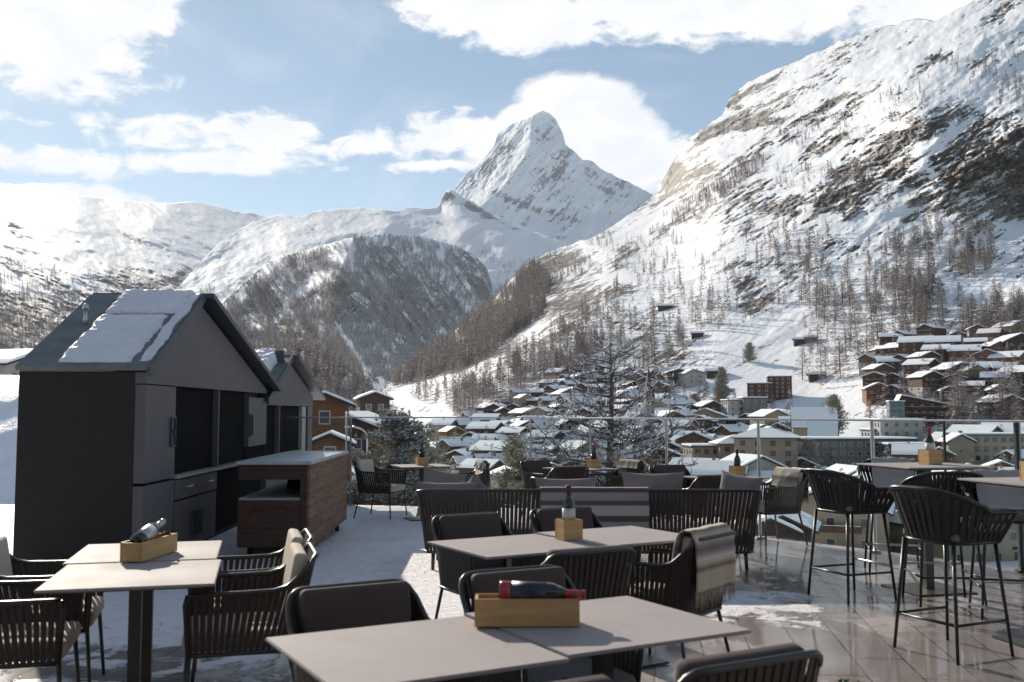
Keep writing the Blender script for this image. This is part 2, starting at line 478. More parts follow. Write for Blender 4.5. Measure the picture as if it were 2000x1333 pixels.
def A_rock(U, V):
    o = blobs(U, V, [(1880, 255, 90, 45, -12, .95), (1960, 300, 95, 70, -10, .95), (1850, 300, 35, 55, 20, .75), (1940, 365, 90, 40, 15, .75), (1890, 395, 45, 25, 30, .8), (1990, 400, 50, 30, 0, .7),
                     (1400, 250, 65, 9, 18, .75), (1430, 195, 18, 22, 30, .7), (1390, 262, 40, 9, 20, .7), (1310, 340, 30, 22, 35, .6), (1370, 335, 35, 9, 20, .5), (1480, 243, 70, 7, 10, .55),
                     (1500, 155, 60, 8, 30, .35), (1655, 330, 45, 20, 10, .62), (1740, 300, 55, 35, 10, .55), (1770, 350, 50, 20, 0, .55), (1600, 290, 60, 14, 25, .5), (1530, 400, 60, 20, 8, .6), (1640, 400, 60, 22, 0, .6),
                     (1760, 265, 60, 12, 10, .5), (1720, 370, 60, 18, 0, .5), (1450, 535, 30, 35, 20, .5), (1470, 590, 30, 25, 0, .5), (1215, 570, 35, 16, 10, .6), (1230, 490, 22, 16, 10, .55),
                     (1060, 540, 40, 45, 35, .55), (1110, 500, 30, 25, 20, .5), (1240, 680, 80, 26, 12, .7), (1170, 700, 50, 25, 20, .62), (1300, 700, 50, 22, 0, .5), (1050, 740, 60, 20, 30, .4), (1000, 670, 30, 50, 40, .3), (1090, 640, 90, 30, 35, .22), (960, 760, 60, 14, 25, .2), (1120, 580, 60, 30, 30, .25),
                     (1880, 650, 30, 10, 20, .5), (1620, 760, 70, 22, 30, .28), (1720, 850, 35, 14, 10, .5), (1780, 870, 60, 16, 0, .35), (1960, 25, 40, 14, 35, .6), (1840, 110, 30, 8, 15, .4), (1620, 205, 60, 8, 25, .45), (1800, 240, 40, 18, -20, .7)])
    o += .27 + .04 * sstep(V, 300, 600) - .10 * sstep(-V, -150, -60) - .12 * sstep(V, 690, 760)
    o -= .25 * sstep(V, 800, 870)
    o += .16 * np.exp(-(((U - 960) / 150) ** 2 + ((V - 740) / 45) ** 2))
    o = np.minimum(o, .66)
    o -= .3 * np.exp(-(((U - 1500) / 160) ** 2 + ((V - 660) / 50) ** 2)) + .25 * np.exp(-(((U - 1800) / 120) ** 2 + ((V - 590) / 40) ** 2))
    return o
A_amp = lambda U, V: .04 + .96 * sstep(-V, -745, -560) * (.35 + .65 * sstep(-V, -560, -250)) * sstep(U + (V - 500) * .2, 600, 1150) + .25 * np.exp(-(((U - 1920) / 110) ** 2 + ((V - 310) / 90) ** 2))
LA = Layer('mountain_slope', A_ctrl, A_sil, 1260, 300, 2420, 1000, 640, 62.0, 1.3, rock_warm, A_rock, streak=.55, nk=.10, gul=.45, ang=R(30), stretch=2.3, jag=.9, ampmask=A_amp, seed=1.3, steep=(.82, .50), slopek=.75, back=900,
           label='great snowy mountain slope with rock bands rising on the right above the village')

# wooded hill close behind the huts
N_ctrl = [(-200, 740, 1050), (200, 700, 1100), (430, 690, 1150), (560, 664, 1200), (660, 690, 1150), (740, 760, 1050), (820, 850, 900), (430, 760, 800), (600, 760, 850), (700, 820, 760), (560, 860, 600), (800, 880, 700), (200, 860, 600), (-200, 860, 560), (640, 720, 1000)]
N_sil = [(-260, 740), (-60, 728), (100, 718), (300, 706), (430, 696), (500, 690), (560, 682), (600, 688), (650, 706), (700, 738), (745, 788), (780, 832), (830, 880), (900, 930)]
LN = Layer('wooded_hill', N_ctrl, N_sil, 960, -260, 900, 300, 120, 25.0, 2.0, rock_mid, lambda U, V: U * 0 + .62, seed=5.1, jag=.5, back=300, label='dark wooded hillside close behind the grey huts')

# forested triangular ridge in the middle distance
Mc = [(250, 700, 2300), (380, 640, 2800), (430, 600, 3000), (520, 515, 3500), (600, 492, 3700), (690, 470, 3650), (760, 460, 3900), (820, 464, 4100), (880, 482, 4250), (950, 520, 4400), (960, 590, 4300), (1060, 640, 4000),
      (660, 550, 2950), (640, 640, 2350), (700, 720, 1950), (560, 620, 2800), (500, 700, 2200), (800, 560, 3500), (880, 560, 3900), (850, 640, 3300), (930, 640, 3700), (780, 680, 2600), (800, 760, 2100), (500, 800, 1500), (800, 800, 1700), (1000, 700, 3200), (430, 680, 2500)]
M_sil = [(250, 720), (330, 690), (380, 648), (430, 598), (480, 548), (530, 508), (600, 488), (680, 466), (760, 457), (820, 461), (880, 478), (920, 494), (948, 520), (960, 552), (965, 600), (1000, 640), (1100, 700)]
def M_rock(U, V):
    o = .60 + 0 * U
    o += blobs(U, V, [(612, 556, 42, 12, 35, -.6), (545, 625, 60, 10, 20, -.55), (600, 520, 50, 5, 20, -.4), (690, 650, 40, 40, 0, -.3), (760, 700, 30, 30, 0, -.3), (900, 590, 12, 60, 35, -.3), (740, 470, 90, 10, -5, -.5), (690, 480, 14, 30, 0, -.6), (790, 500, 8, 30, 20, -.5), (860, 500, 8, 24, 30, -.5), (460, 590, 60, 12, 40, -.5), (835, 520, 6, 50, 35, -.4), (915, 560, 6, 50, 30, -.45), (780, 600, 5, 60, 40, -.3), (880, 640, 6, 60, 35, -.3)])
    return o
def M_d(U, V, D):
    ur = np.interp(V, [440, 468, 550, 640, 740, 860], [700, 690, 655, 640, 720, 800]); Dr = np.interp(V, [440, 468, 550, 640, 740, 860], [3950, 3750, 3050, 2550, 1950, 1650])
    K = Dr + np.where(U < ur, (ur - U) * 1.9, (U - ur) * 4.6)
    return K * .75 + D * .25
LM = Layer('forest_ridge', Mc, M_sil, 850, 250, 1100, 420, 260, 70.0, 2.4, rock_mid, M_rock, dfun=M_d, gul=.9, nk=.3, ang=R(-57), stretch=3.4, seed=2.2, jag=.5, back=900, label='forested ridge in the middle distance below the peak')

# snow plateau in front of the peak
P_ctrl = [(300, 640, 3300), (380, 530, 4400), (430, 475, 5200), (480, 442, 5900), (545, 422, 6200), (620, 412, 6300), (700, 406, 6500), (780, 408, 6700), (860, 410, 7000), (880, 374, 7300), (905, 386, 7300), (960, 422, 7100), (1040, 457, 6900), (1100, 478, 6800),
          (1250, 540, 6000), (640, 440, 5600), (760, 440, 5500), (560, 480, 4900), (500, 540, 4200), (420, 600, 3600), (700, 500, 4500), (900, 460, 5700), (980, 490, 5400), (960, 560, 4700), (1040, 540, 4900), (850, 560, 4600), (700, 640, 3400), (1000, 640, 4200)]
P_sil = [(300, 600), (350, 560), (390, 515), (430, 474), (470, 447), (515, 428), (545, 420), (590, 424), (630, 412), (700, 407), (780, 412), (795, 406), (825, 408), (855, 406), (866, 382), (874, 372), (886, 374), (900, 384), (930, 398), (960, 418), (1000, 436), (1040, 452), (1100, 474), (1250, 530), (1350, 560)]
def P_rock(U, V):
    return blobs(U, V, [(878, 388, 14, 14, 0, .8), (930, 410, 45, 9, -28, .6), (990, 440, 45, 6, -25, .5), (850, 432, 30, 7, -15, .5), (640, 418, 50, 7, -5, .4), (720, 418, 40, 6, 0, .4), (600, 450, 25, 10, 0, .3), (700, 445, 40, 8, 0, .25), (960, 500, 26, 14, -25, .35)]) - .05
LP = Layer('snow_plateau', P_ctrl, P_sil, 720, 300, 1350, 420, 240, 130.0, 1.6, rock_far, P_rock, streak=.4, gul=.5, ang=R(10), stretch=1.8, seed=3.7, jag=.8, back=1200, slopek=.5, label='open snowfields below the peak with a dark rock spur')

# left-hand range
L_ctrl = [(-250, 380, 6800), (0, 362, 7200), (100, 362, 7400), (200, 388, 7400), (300, 396, 7500), (400, 400, 7700), (450, 412, 7600), (520, 424, 7600), (700, 430, 7600), (0, 420, 5600), (150, 430, 5600), (300, 440, 6000), (400, 460, 6200), (100, 490, 4500),
          (250, 520, 4500), (340, 540, 4400), (420, 560, 4600), (0, 530, 3700), (100, 560, 3500), (200, 600, 3300), (-150, 560, 3300), (0, 620, 2700), (120, 640, 2600), (200, 680, 2300), (0, 720, 1800), (200, 740, 1800), (400, 700, 2700), (600, 700, 3000), (-150, 720, 1700), (0, 780, 1400), (300, 790, 1500)]
L_sil = [(-250, 340), (0, 356), (30, 362), (62, 358), (100, 360), (130, 372), (170, 384), (215, 388), (270, 394), (330, 398), (372, 394), (400, 397), (430, 404), (455, 413), (490, 416), (520, 422), (600, 426), (700, 430)]
def L_rock(U, V):
    o = blobs(U, V, [(20, 520, 60, 12, -20, .45), (110, 540, 90, 22, -10, .5), (220, 545, 90, 25, -5, .5), (300, 560, 60, 20, 0, .5), (30, 455, 14, 30, 20, .4), (250, 460, 40, 5, -25, .5), (260, 435, 50, 4, -15, .45), (350, 540, 30, 14, 30, .6)]) 
    o += .66 * sstep(V, 530, 610)
    o += .12 * sstep(V, 400, 440)
    return o - .02
LL = Layer('left_mountain_range', L_ctrl, L_sil, 820, -250, 700, 430, 300, 120.0, 1.8, rock_far, L_rock, streak=.45, gul=.8, ang=R(-22), stretch=2.2, seed=4.4, jag=.35, back=1200, slopek=.45, label='broad snowy mountain range on the left behind the huts')

# the great pyramid peak
W_ctrl = [(780, 440, 9000), (860, 420, 9300), (890, 380, 9500), (900, 350, 9700), (940, 318, 9850), (962, 290, 9950), (985, 250, 10050), (1030, 235, 9950), (1075, 232, 10100), (1100, 265, 10350), (1104, 290, 10500), (1150, 320, 10600), (1200, 345, 10500), (1280, 382, 10400), (1400, 420, 10200),
          (1040, 245, 9500), (1036, 262, 9250), (1034, 292, 9000), (1022, 312, 8850), (1008, 335, 8650), (984, 368, 8350), (960, 385, 8150), (935, 405, 7950), (960, 340, 9450), (930, 360, 9450), (985, 300, 9650), (1056, 290, 9900), (1078, 320, 10100), (1060, 350, 9800), (1040, 390, 9200), (1110, 370, 9900), (1140, 350, 10150), (1085, 260, 9900), (1092, 300, 10000), (940, 345, 9450), (950, 365, 9050),
          (1150, 400, 9300), (1220, 390, 9700), (1100, 430, 8600), (1200, 430, 8900), (1000, 440, 8100), (900, 430, 8600), (1100, 480, 7900), (1250, 470, 8500), (1400, 480, 8800), (900, 480, 8000), (780, 480, 8500)]
W_sil = [(780, 452), (840, 428), (870, 408), (885, 378), (893, 362), (912, 338), (940, 318), (955, 298), (966, 285), (972, 262), (984, 250), (1006, 241), (1028, 232), (1048, 222), (1062, 217), (1074, 223), (1086, 235), (1092, 246), (1100, 262), (1104, 282), (1124, 298), (1138, 312), (1156, 314), (1176, 330), (1200, 345), (1230, 358), (1255, 371), (1280, 383), (1330, 398), (1420, 420)]
def W_rock(U, V):
    return blobs(U, V, [(1060, 260, 24, 22, 0, .2), (1085, 300, 24, 34, -20, .25), (1070, 345, 40, 22, -35, .2), (1100, 340, 26, 26, -30, .2), (1010, 395, 70, 8, -22, .35), (1090, 420, 50, 6, -18, .3), (950, 330, 24, 18, 35, .4), (990, 290, 18, 30, 20, .3), (920, 355, 20, 12, 30, .3), (1150, 340, 30, 14, -30, .35), (1180, 370, 40, 6, -20, .3)]) + .1
def W_d(U, V, D):
    ur = np.interp(V, [225, 260, 292, 330, 368, 405, 450], [1042, 1038, 1035, 1010, 984, 935, 880]); Dr = np.interp(V, [225, 292, 368, 405, 450], [9750, 9250, 8650, 8250, 7900])
    kr = np.interp(V, [230, 300, 400], [9.0, 7.5, 4.0]); kl = np.interp(V, [230, 300, 400], [11.0, 9.0, 7.0])
    K = Dr + np.where(U < ur, (ur - U) * kl, (U - ur) * kr)
    u2 = np.interp(V, [230, 262, 300, 345, 420], [1078, 1084, 1090, 1120, 1200])
    K = K - 2.2 * np.maximum(0, 45 - np.abs(U - u2) * 1.4) * sstep(V, 240, 300)
    w = 1 - sstep(V, 385, 450)
    return K * w + D * (1 - w)
LW = Layer('pyramid_peak', W_ctrl, W_sil, 540, 780, 1420, 520, 340, 120.0, 3.2, peak_rock, W_rock, streak=.6, dfun=W_d, gul=.5, nk=.25, fq=3.6, ang=R(48), stretch=2.0, seed=6.6, jag=.7, back=1500, slopek=.42, steep=(.70, .3), label='great pyramid shaped snowy peak under a cap of cloud')

# valley ground far below everything
gm = M('snow_ground_far', (.80, .83, .88), (.6, .63, .68), scale=.004, rough=.8)
o = link_mesh('valley_ground', [(-16000, -3000, -140), (16000, -3000, -140), (16000, 30000, -140), (-16000, 30000, -140)], [(0, 1, 2, 3)], gm)
tag(o, kind='structure')

# ---------------------------------------------------------------- trees on the slopes
def tree_mat(name, base, snow, var, snowamt=.35):
    m, t, b = new_mat(name)
    b.inputs['Roughness'].default_value = .85; b.inputs['Specular IOR Level'].default_value = .1
    a = t.n('ShaderNodeAttribute', attribute_name='tint')
    c = t.mix(a.outputs['Fac'], base, var)
    geo = t.n('ShaderNodeNewGeometry')
    n = t.noise(geo.outputs['Position'], .9, 3)
    t.l(t.mix(t.smooth(n, .72 - snowamt * .5, .80 - snowamt * .5), c, snow), b.inputs['Base Color'])
    return m
larch_m = tree_mat('larch_twigs', (.34, .26, .215), (.60, .57, .58), (.24, .20, .185), .40)
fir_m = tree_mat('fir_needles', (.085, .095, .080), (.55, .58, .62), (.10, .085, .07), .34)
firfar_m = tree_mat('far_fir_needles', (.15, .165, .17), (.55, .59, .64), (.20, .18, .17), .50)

def tree_template(rng, nb, kind='larch'):
    """unit tree, height 1"""
    V = []; Fc = []
    def tri(a, b, c):
        k = len(V); V.extend([a, b, c]); Fc.append((k, k + 1, k + 2))
    for k in range(3):
        t0 = 2 * math.pi * k / 3; t1 = 2 * math.pi * (k + 1) / 3; r = .012
        tri((r * math.cos(t0), r * math.sin(t0), -.06), (r * math.cos(t1), r * math.sin(t1), -.06), (0, 0, 1.0))
    for i in range(nb):
        z = .14 + .84 * (i + rng.rand()) / nb
        prof = (1 - z) ** .75 * (.20 if kind == 'larch' else .21) * (.6 + .6 * rng.rand()) + .012
        if z < .25: prof *= .8
        th = rng.rand() * 6.283; dz = (-.02 + .05 * rng.rand()) if kind == 'larch' else -.045 - .03 * rng.rand()
        w = (.034 if kind == 'larch' else .040) * (.7 + .7 * rng.rand())
        c, s_ = math.cos(th), math.sin(th)
        tri((-c * .01, -s_ * .01, z + .02), (c * prof - s_ * w * 1.5, s_ * prof + c * w * 1.5, z + dz - w * .6), (c * prof * .9 + s_ * w * 1.5, s_ * prof * .9 - c * w * 1.5, z + dz + w * .4))
    return np.array(V), np.array(Fc)

def scatter_mesh(name, pts, hs, mat, kind, nb, seed, widen=1.0, label=None, grp=None):
    rng = np.random.RandomState(seed)
    tp = [tree_template(rng, nb, kind) for _ in range(7)]
    allv = []; allf = []; tint = []; base = 0
    which = rng.randint(0, 7, len(pts)); rot = rng.rand(len(pts)) * 6.283
    for k in range(7):
        m_ = which == k
        if not m_.any(): continue
        V, Fc = tp[k]
        P = pts[m_]; H = hs[m_]; c = np.cos(rot[m_]); s_ = np.sin(rot[m_])
        wd = H * widen * (.8 + .5 * rng.rand(len(H)))
        X = (V[None, :, 0] * c[:, None] - V[None, :, 1] * s_[:, None]) * wd[:, None] + P[:, 0:1]
        Y = (V[None, :, 0] * s_[:, None] + V[None, :, 1] * c[:, None]) * wd[:, None] + P[:, 1:2]
        Z = V[None, :, 2] * H[:, None] + P[:, 2:3]
        allv.append(np.stack([X, Y, Z], -1).reshape(-1, 3))
        nf = len(P)
        allf.append((Fc[None] + (np.arange(nf) * len(V))[:, None, None] + base).reshape(-1, 3)); base += nf * len(V)
        tint.append(np.repeat(rng.rand(nf), len(V)))
    V = np.concatenate(allv); Fc = np.concatenate(allf); tint = np.concatenate(tint)
    me = bpy.data.meshes.new(name)
    me.vertices.add(len(V)); me.vertices.foreach_set('co', V.reshape(-1).astype(np.float32))
    me.loops.add(len(Fc) * 3); me.loops.foreach_set('vertex_index', Fc.reshape(-1).astype(np.int32))
    me.polygons.add(len(Fc)); me.polygons.foreach_set('loop_start', (np.arange(len(Fc)) * 3).astype(np.int32))
    me.update(calc_edges=True)
    a = me.attributes.new('tint', 'FLOAT', 'POINT'); a.data.foreach_set('value', tint.astype(np.float32))
    me.materials.append(mat)
    o = bpy.data.objects.new(name, me); COL.objects.link(o)
    tag(o, label, 'trees' , None, 'stuff')
    return o

def sample(layer, poly, n, seed, clump=0.0, cscale=40.0, avoid=None):
    rng = np.random.RandomState(seed)
    p = np.array(poly); lo = p.min(0); hi = p.max(0)
    us = []; 
    tries = 0; U = np.zeros(0); V = np.zeros(0)
    while len(U) < n and tries < 40:
        u = lo[0] + rng.rand(n * 2) * (hi[0] - lo[0]); v = lo[1] + rng.rand(n * 2) * (hi[1] - lo[1])
        k = inpoly(u, v, poly)
        if clump > 0:
            k &= (fbm(u / cscale, v / cscale, seed * 1.7, 4) > (clump - .5) * .6 + (rng.rand(len(u)) - .5) * .25)
        if avoid is not None: k &= ~avoid(u, v)
        U = np.concatenate([U, u[k]]); V = np.concatenate([V, v[k]]); tries += 1
    U = U[:n]; V = V[:n]
    P, ok = layer.pos(U, V)
    return P[ok], U[ok], V[ok]
def forest(name, parts, mat, kind, nb, seed, h0, h1, label, widen=1.0):
    rng = np.random.RandomState(seed + 50)
    P = np.concatenate([q[0] for q in parts]); H = h0 * .55 + (h1 - h0 * .55) * rng.rand(len(P)) ** .9
    return scatter_mesh(name, P, H, mat, kind, nb, seed, widen, label)

# mid ridge: warm larch on the lit left, firs on the shaded right
gaps = lambda u, v: (((u - 612) * .82 - (v - 556) * .57) ** 2 / 44 ** 2 + ((v - 556) * .82 + (u - 612) * .57) ** 2 / 12 ** 2 < 1) | (np.abs((u - 690) - (v - 480) * .2) < 9) & (v < 520)
forest('larch_forest', [sample(LM, [(330, 700), (380, 650), (430, 600), (560, 505), (680, 480), (690, 560), (650, 640), (730, 760), (430, 790), (300, 760)], 12000, 1, .18, 26, gaps)], larch_m, 'larch', 22, 11, 16, 26, 'brown larch forest on the left side of the middle ridge')
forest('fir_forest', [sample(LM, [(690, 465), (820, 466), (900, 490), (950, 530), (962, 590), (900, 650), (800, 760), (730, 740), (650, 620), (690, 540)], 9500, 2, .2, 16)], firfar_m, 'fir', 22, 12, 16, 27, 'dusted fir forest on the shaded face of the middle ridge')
# hillside behind the huts
forest('hillside_forest', [sample(LN, [(-100, 735), (300, 712), (430, 698), (560, 684), (640, 704), (700, 740), (745, 790), (800, 860), (820, 900), (-100, 900)], 9000, 3, .02, 30)], fir_m if False else larch_m, 'larch', 34, 13, 14, 21, 'dense bare woodland on the near hillside behind the huts')
# low woods on the left range
forest('left_forest', [sample(LL, [(-60, 600), (60, 610), (130, 640), (220, 640), (330, 660), (420, 640), (420, 790), (-60, 790)], 9500, 4, .05, 30), sample(LL, [(-60, 540), (100, 560), (260, 600), (330, 640), (60, 640), (-60, 620)], 2000, 5, .5, 30)], larch_m, 'larch', 20, 14, 13, 22, 'brown and grey woods low on the left range')
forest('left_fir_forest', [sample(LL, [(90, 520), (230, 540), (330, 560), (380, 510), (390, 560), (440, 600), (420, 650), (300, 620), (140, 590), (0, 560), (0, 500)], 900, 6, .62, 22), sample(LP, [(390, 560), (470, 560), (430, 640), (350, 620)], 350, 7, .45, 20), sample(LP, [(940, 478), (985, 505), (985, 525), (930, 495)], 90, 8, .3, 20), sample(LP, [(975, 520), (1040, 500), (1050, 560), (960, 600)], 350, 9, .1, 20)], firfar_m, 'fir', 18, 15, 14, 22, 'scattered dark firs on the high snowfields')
# flank of the right slope down to the village
forest('flank_larch_forest', [sample(LA, [(745, 762), (800, 722), (870, 668), (960, 596), (1040, 512), (1075, 560), (1060, 620), (1000, 660), (960, 700), (900, 728), (820, 745), (770, 760)], 4600, 10, .1, 24)], larch_m, 'larch', 26, 16, 15, 24, 'tawny larch forest on the flank falling to the valley floor')

# slope trees: the ones that show largest are things of their own
SL = [  # polygon, count, clump, stand id
    ([(1290, 430), (1330, 405), (1400, 350), (1490, 300), (1492, 330), (1440, 370), (1370, 420), (1300, 450)], 520, .1, 0),
    ([(1490, 480), (1540, 450), (1620, 455), (1620, 500), (1600, 545), (1540, 560), (1500, 520)], 110, .3, 1),
    ([(1650, 500), (1700, 460), (1790, 440), (1850, 425), (1940, 460), (1940, 530), (1850, 560), (1820, 620), (1700, 630), (1640, 560)], 330, .28, 2),
    ([(1560, 570), (1640, 540), (1680, 640), (1600, 680), (1560, 640)], 70, .3, 3),
    ([(1350, 590), (1430, 590), (1430, 650), (1350, 650)], 34, .0, 4),
    ([(1570, 690), (1700, 650), (1740, 660), (1690, 730), (1600, 770), (1550, 740)], 34, .2, 5),
    ([(1740, 620), (2000, 580), (2000, 640), (1900, 650), (1760, 660)], 46, .2, 6),
    ([(1830, 600), (2000, 610), (2010, 690), (1960, 700), (1880, 640)], 40, .2, 7),
    ([(1800, 130), (2000, 100), (2000, 230), (1850, 220), (1720, 190)], 90, .45, 8),
    ([(1480, 240), (1800, 190), (1760, 240), (1560, 300)], 90, .5, 9),
    ([(1180, 480), (1290, 440), (1340, 480), (1300, 540), (1160, 540)], 130, .45, 10),
    ([(1080, 650), (1210, 560), (1230, 610), (1130, 740), (1070, 740)], 200, .3, 11),
    ([(1500, 340), (1700, 320), (1800, 360), (1780, 410), (1560, 430)], 110, .5, 12),
    ([(1040, 500), (1180, 450), (1200, 480), (1120, 560), (1050, 560)], 240, .3, 13),
    ([(1200, 560), (1500, 450), (1560, 560), (1500, 640), (1250, 640)], 110, .4, 14),
    ([(860, 790), (1100, 700), (1200, 720), (1060, 780), (900, 830)], 150, .4, 15),
    ([(1840, 740), (1990, 740), (1990, 860), (1860, 840)], 30, .2, 16),
]
SLN = ['in the high diagonal larch strip', 'stand left of the big wood', 'in the big slope wood', 'stand below the big wood', 'in the round snow grove',
       'in the row by the snowy knoll', 'in the belt above the chalets', 'over the chalets at right', 'above the big cliff', 'on the upper slope',
       'by the low saddle', 'on the rib behind the larch', 'at the tawny crags', 'on the left shoulder crest', 'on the middle snow slope', 'on the village meadow', 'by the hill hotel']
allP = []; allid = []
SL += [([(790, 760), (960, 705), (1100, 650), (1180, 650), (1120, 740), (960, 770), (820, 800)], 330, .42, 15), ([(1180, 640), (1330, 620), (1340, 700), (1260, 740), (1160, 740)], 90, .35, 14)]
for i, (poly, n, cl, k) in enumerate(SL):
    P, u_, v_ = sample(LA, poly, n, 100 + i, cl, 30)
    allP.append(P); allid += [k] * len(P)
allP = np.concatenate(allP); allid = np.array(allid)
rng = np.random.RandomState(9)
allH = 7 + 15 * rng.rand(len(allP)) ** 1.1
allH[allP[:, 1] > 1300] *= .85
big = np.argsort(-(allH / allP[:, 1]))[:270]
isbig = np.zeros(len(allP), bool); isbig[big] = True
scatter_mesh('slope_larches', allP[~isbig], allH[~isbig], larch_m, 'larch', 34, 21, 1.0, 'small bare larches scattered high over the right slope')

def near_tree_protos():
    out = []
    for k in range(6):
        rg = np.random.RandomState(300 + k)
        kind = 'larch' if k < 5 else 'fir'
        tr = MB(); tr.tube([(0, 0, -.08), (.004, 0, .5), (0, .003, 1.0)], [.011, .007, .001], 5)
        V = []; Fc = []
        nb = 170
        for i in range(nb):
            z = .10 + .87 * (i + rg.rand()) / nb
            L = ((1 - z) ** .8 * .23 + .012) * (.55 + .6 * rg.rand())
            if z < .22: L *= .75
            th = rg.rand() * 6.283; c, s_ = math.cos(th), math.sin(th)
            dz = -.01 + .05 * rg.rand() if kind == 'larch' else -.05
            k0 = len(V); w = .0035
            V += [(0, 0, z), (0, 0, z + w * 1.5), (c * L, s_ * L, z + dz)]; Fc.append((k0, k0 + 1, k0 + 2))
            for j in range(4):
                f_ = .35 + .65 * rg.rand(); a2 = th + (rg.rand() - .5) * 1.8; l2 = L * .42 * (.4 + rg.rand()); p = (c * L * f_, s_ * L * f_, z + dz * f_)
                c2, s2 = math.cos(a2), math.sin(a2); k0 = len(V); w2 = .011 if kind == 'larch' else .015
                V += [p, (p[0] + c2 * l2 - s2 * w2, p[1] + s2 * l2 + c2 * w2, p[2] - .012 + .02 * rg.rand()), (p[0] + c2 * l2 * .7 + s2 * w2, p[1] + s2 * l2 * .7 - c2 * w2, p[2] + .008)]; Fc.append((k0, k0 + 1, k0 + 2))
        out.append((kind, tr, V, Fc))
    return out
bark_m = M('tree_bark', (.11, .085, .07), (.06, .05, .045), scale=3, rough=.9)
protos = []
for kind, tr, V, Fc in near_tree_protos():
    root = empty('larch_tree' if kind == 'larch' else 'fir_tree')
    t_ = tr.build('trunk', bark_m, root)
    c_ = link_mesh('crown', V, Fc, larch_m if kind == 'larch' else fir_m, root)
    a = c_.data.attributes.new('tint', 'FLOAT', 'POINT'); a.data.foreach_set('value', np.random.rand(len(V)).astype(np.float32))
    protos.append(root)
usedp = [False] * 6
for j in big:
    k = int(rng.randint(0, 6)) if rng.rand() < .6 else int(rng.randint(0, 5))
    if not usedp[k]: o = protos[k]; usedp[k] = True
    else: o = copy_tree(protos[k])
    h = allH[j]
    o.location = allP[j] - np.array([0, 0, .3]); o.rotation_euler = (0, 0, rng.rand() * 6.28); wd = h * (.85 + .75 * rng.rand()); o.scale = (wd, wd, h)
    kd = 'bare brown larch' if k < 5 else 'dark dusted fir'
    same = allP[big][allid[big] == allid[j]]; az = lambda q: q[..., 0] / q[..., 1]; ev = lambda q: q[..., 2] / q[..., 1]
    fa = (az(same) < az(allP[j])).mean(); fe = (ev(same) < ev(allP[j])).mean()
    kd = ('short ' if h < 15.5 else 'tall ' if h > 19 else '') + kd + (', lower' if fe < .34 else ', upper' if fe > .66 else ', middle') + (' left' if fa < .3 else ' right' if fa > .7 else ' centre')
    tag(o, kd + ', ' + SLN[allid[j]], 'tree', ('larches ' if k < 5 else 'firs ') + SLN[allid[j]])

vt = [sample(LA, [(860, 860), (1000, 780), (1240, 750), (1560, 800), (1560, 900), (1300, 940), (900, 940)], 420, 60, .2, 30), sample(LA, [(1690, 640), (2000, 640), (2000, 900), (1700, 900)], 300, 61, .3, 30), sample(LA, [(1500, 930), (2000, 920), (2000, 1060), (1560, 1060)], 90, 62, .2, 30)]
vp = np.concatenate([q[0] for q in vt]); scatter_mesh('village_trees', vp, 4 + 7 * rng.rand(len(vp)), larch_m, 'larch', 44, 63, 1.5, 'small bare garden trees between the village houses')
# ---------------------------------------------------------------- near ground and terrace
def snow_mat(name, c=(.94, .91, .95), bump=.6, bs=14.0, dist=.03):
    m, t, b = new_mat(name)
    b.inputs['Roughness'].default_value = .55
    b.inputs['Specular IOR Level'].default_value = .3
    geo = t.n('ShaderNodeNewGeometry')
    n1 = t.noise(geo.outputs['Position'], bs, 6, .6); n2 = t.noise(geo.outputs['Position'], bs * .12, 4)
    t.l(t.mix(t.smooth(n2, .35, .7), c, tuple(x * .93 for x in c)), b.inputs['Base Color'])
    bp = t.n('ShaderNodeBump'); bp.inputs['Strength'].default_value = bump; bp.inputs['Distance'].default_value = dist
    t.l(t.m('ADD', n1, t.m('MULTIPLY', n2, 3.0)), bp.inputs['Height']); t.l(bp.outputs[0], b.inputs['Normal'])
    return m
snow_near = snow_mat('snow_near')
snow_roof = snow_mat('snow_roof', bump=.9, bs=13.0, dist=.055)
snow_far = M('snow_far_roofs', (.92, .92, .94), (.88, .88, .92), scale=.5, rough=.7)

# floor: stone tiles, wet on the right, trodden snow on the left
m, t, b = new_mat('terrace_tiles_and_snow')
geo = t.n('ShaderNodeNewGeometry'); P = geo.outputs['Position']
mp = t.n('ShaderNodeMapping'); mp.inputs['Rotation'].default_value = (0, 0, R(98)); t.l(P, mp.inputs[0])
br = t.n('ShaderNodeTexBrick'); t.l(mp.outputs[0], br.inputs['Vector'])
br.inputs['Color1'].default_value = (.50, .43, .41, 1); br.inputs['Color2'].default_value = (.30, .255, .24, 1); br.inputs['Mortar'].default_value = (.03, .028, .026, 1)
br.inputs['Scale'].default_value = 1.0; br.inputs['Mortar Size'].default_value = .007; br.inputs['Mortar Smooth'].default_value = .3; br.inputs['Brick Width'].default_value = 1.2; br.inputs['Row Height'].default_value = .30; br.offset = .37
br.inputs['Bias'].default_value = .1
sp = t.n('ShaderNodeSeparateXYZ'); t.l(P, sp.inputs[0])
st = t.n('ShaderNodeMapping'); st.inputs['Scale'].default_value = (1, .45, 1); st.inputs['Rotation'].default_value = (0, 0, R(10)); t.l(P, st.inputs[0])
nwet = t.noise(st.outputs[0], 1.5, 6, .6, .6); ngr = t.noise(P, 40, 5, .65)
tile = t.mix(t.smooth(t.noise(P, 3.0, 6, .65), .3, .75), br.outputs['Color'], (.46, .40, .375))
tile = t.mix(t.m('MULTIPLY', t.smooth(ngr, .45, .8), .35), tile, (.05, .045, .042))
wet = t.smooth(nwet, .38, .50)
tile = t.mix(t.m('MULTIPLY', wet, .40), tile, (.045, .04, .038))
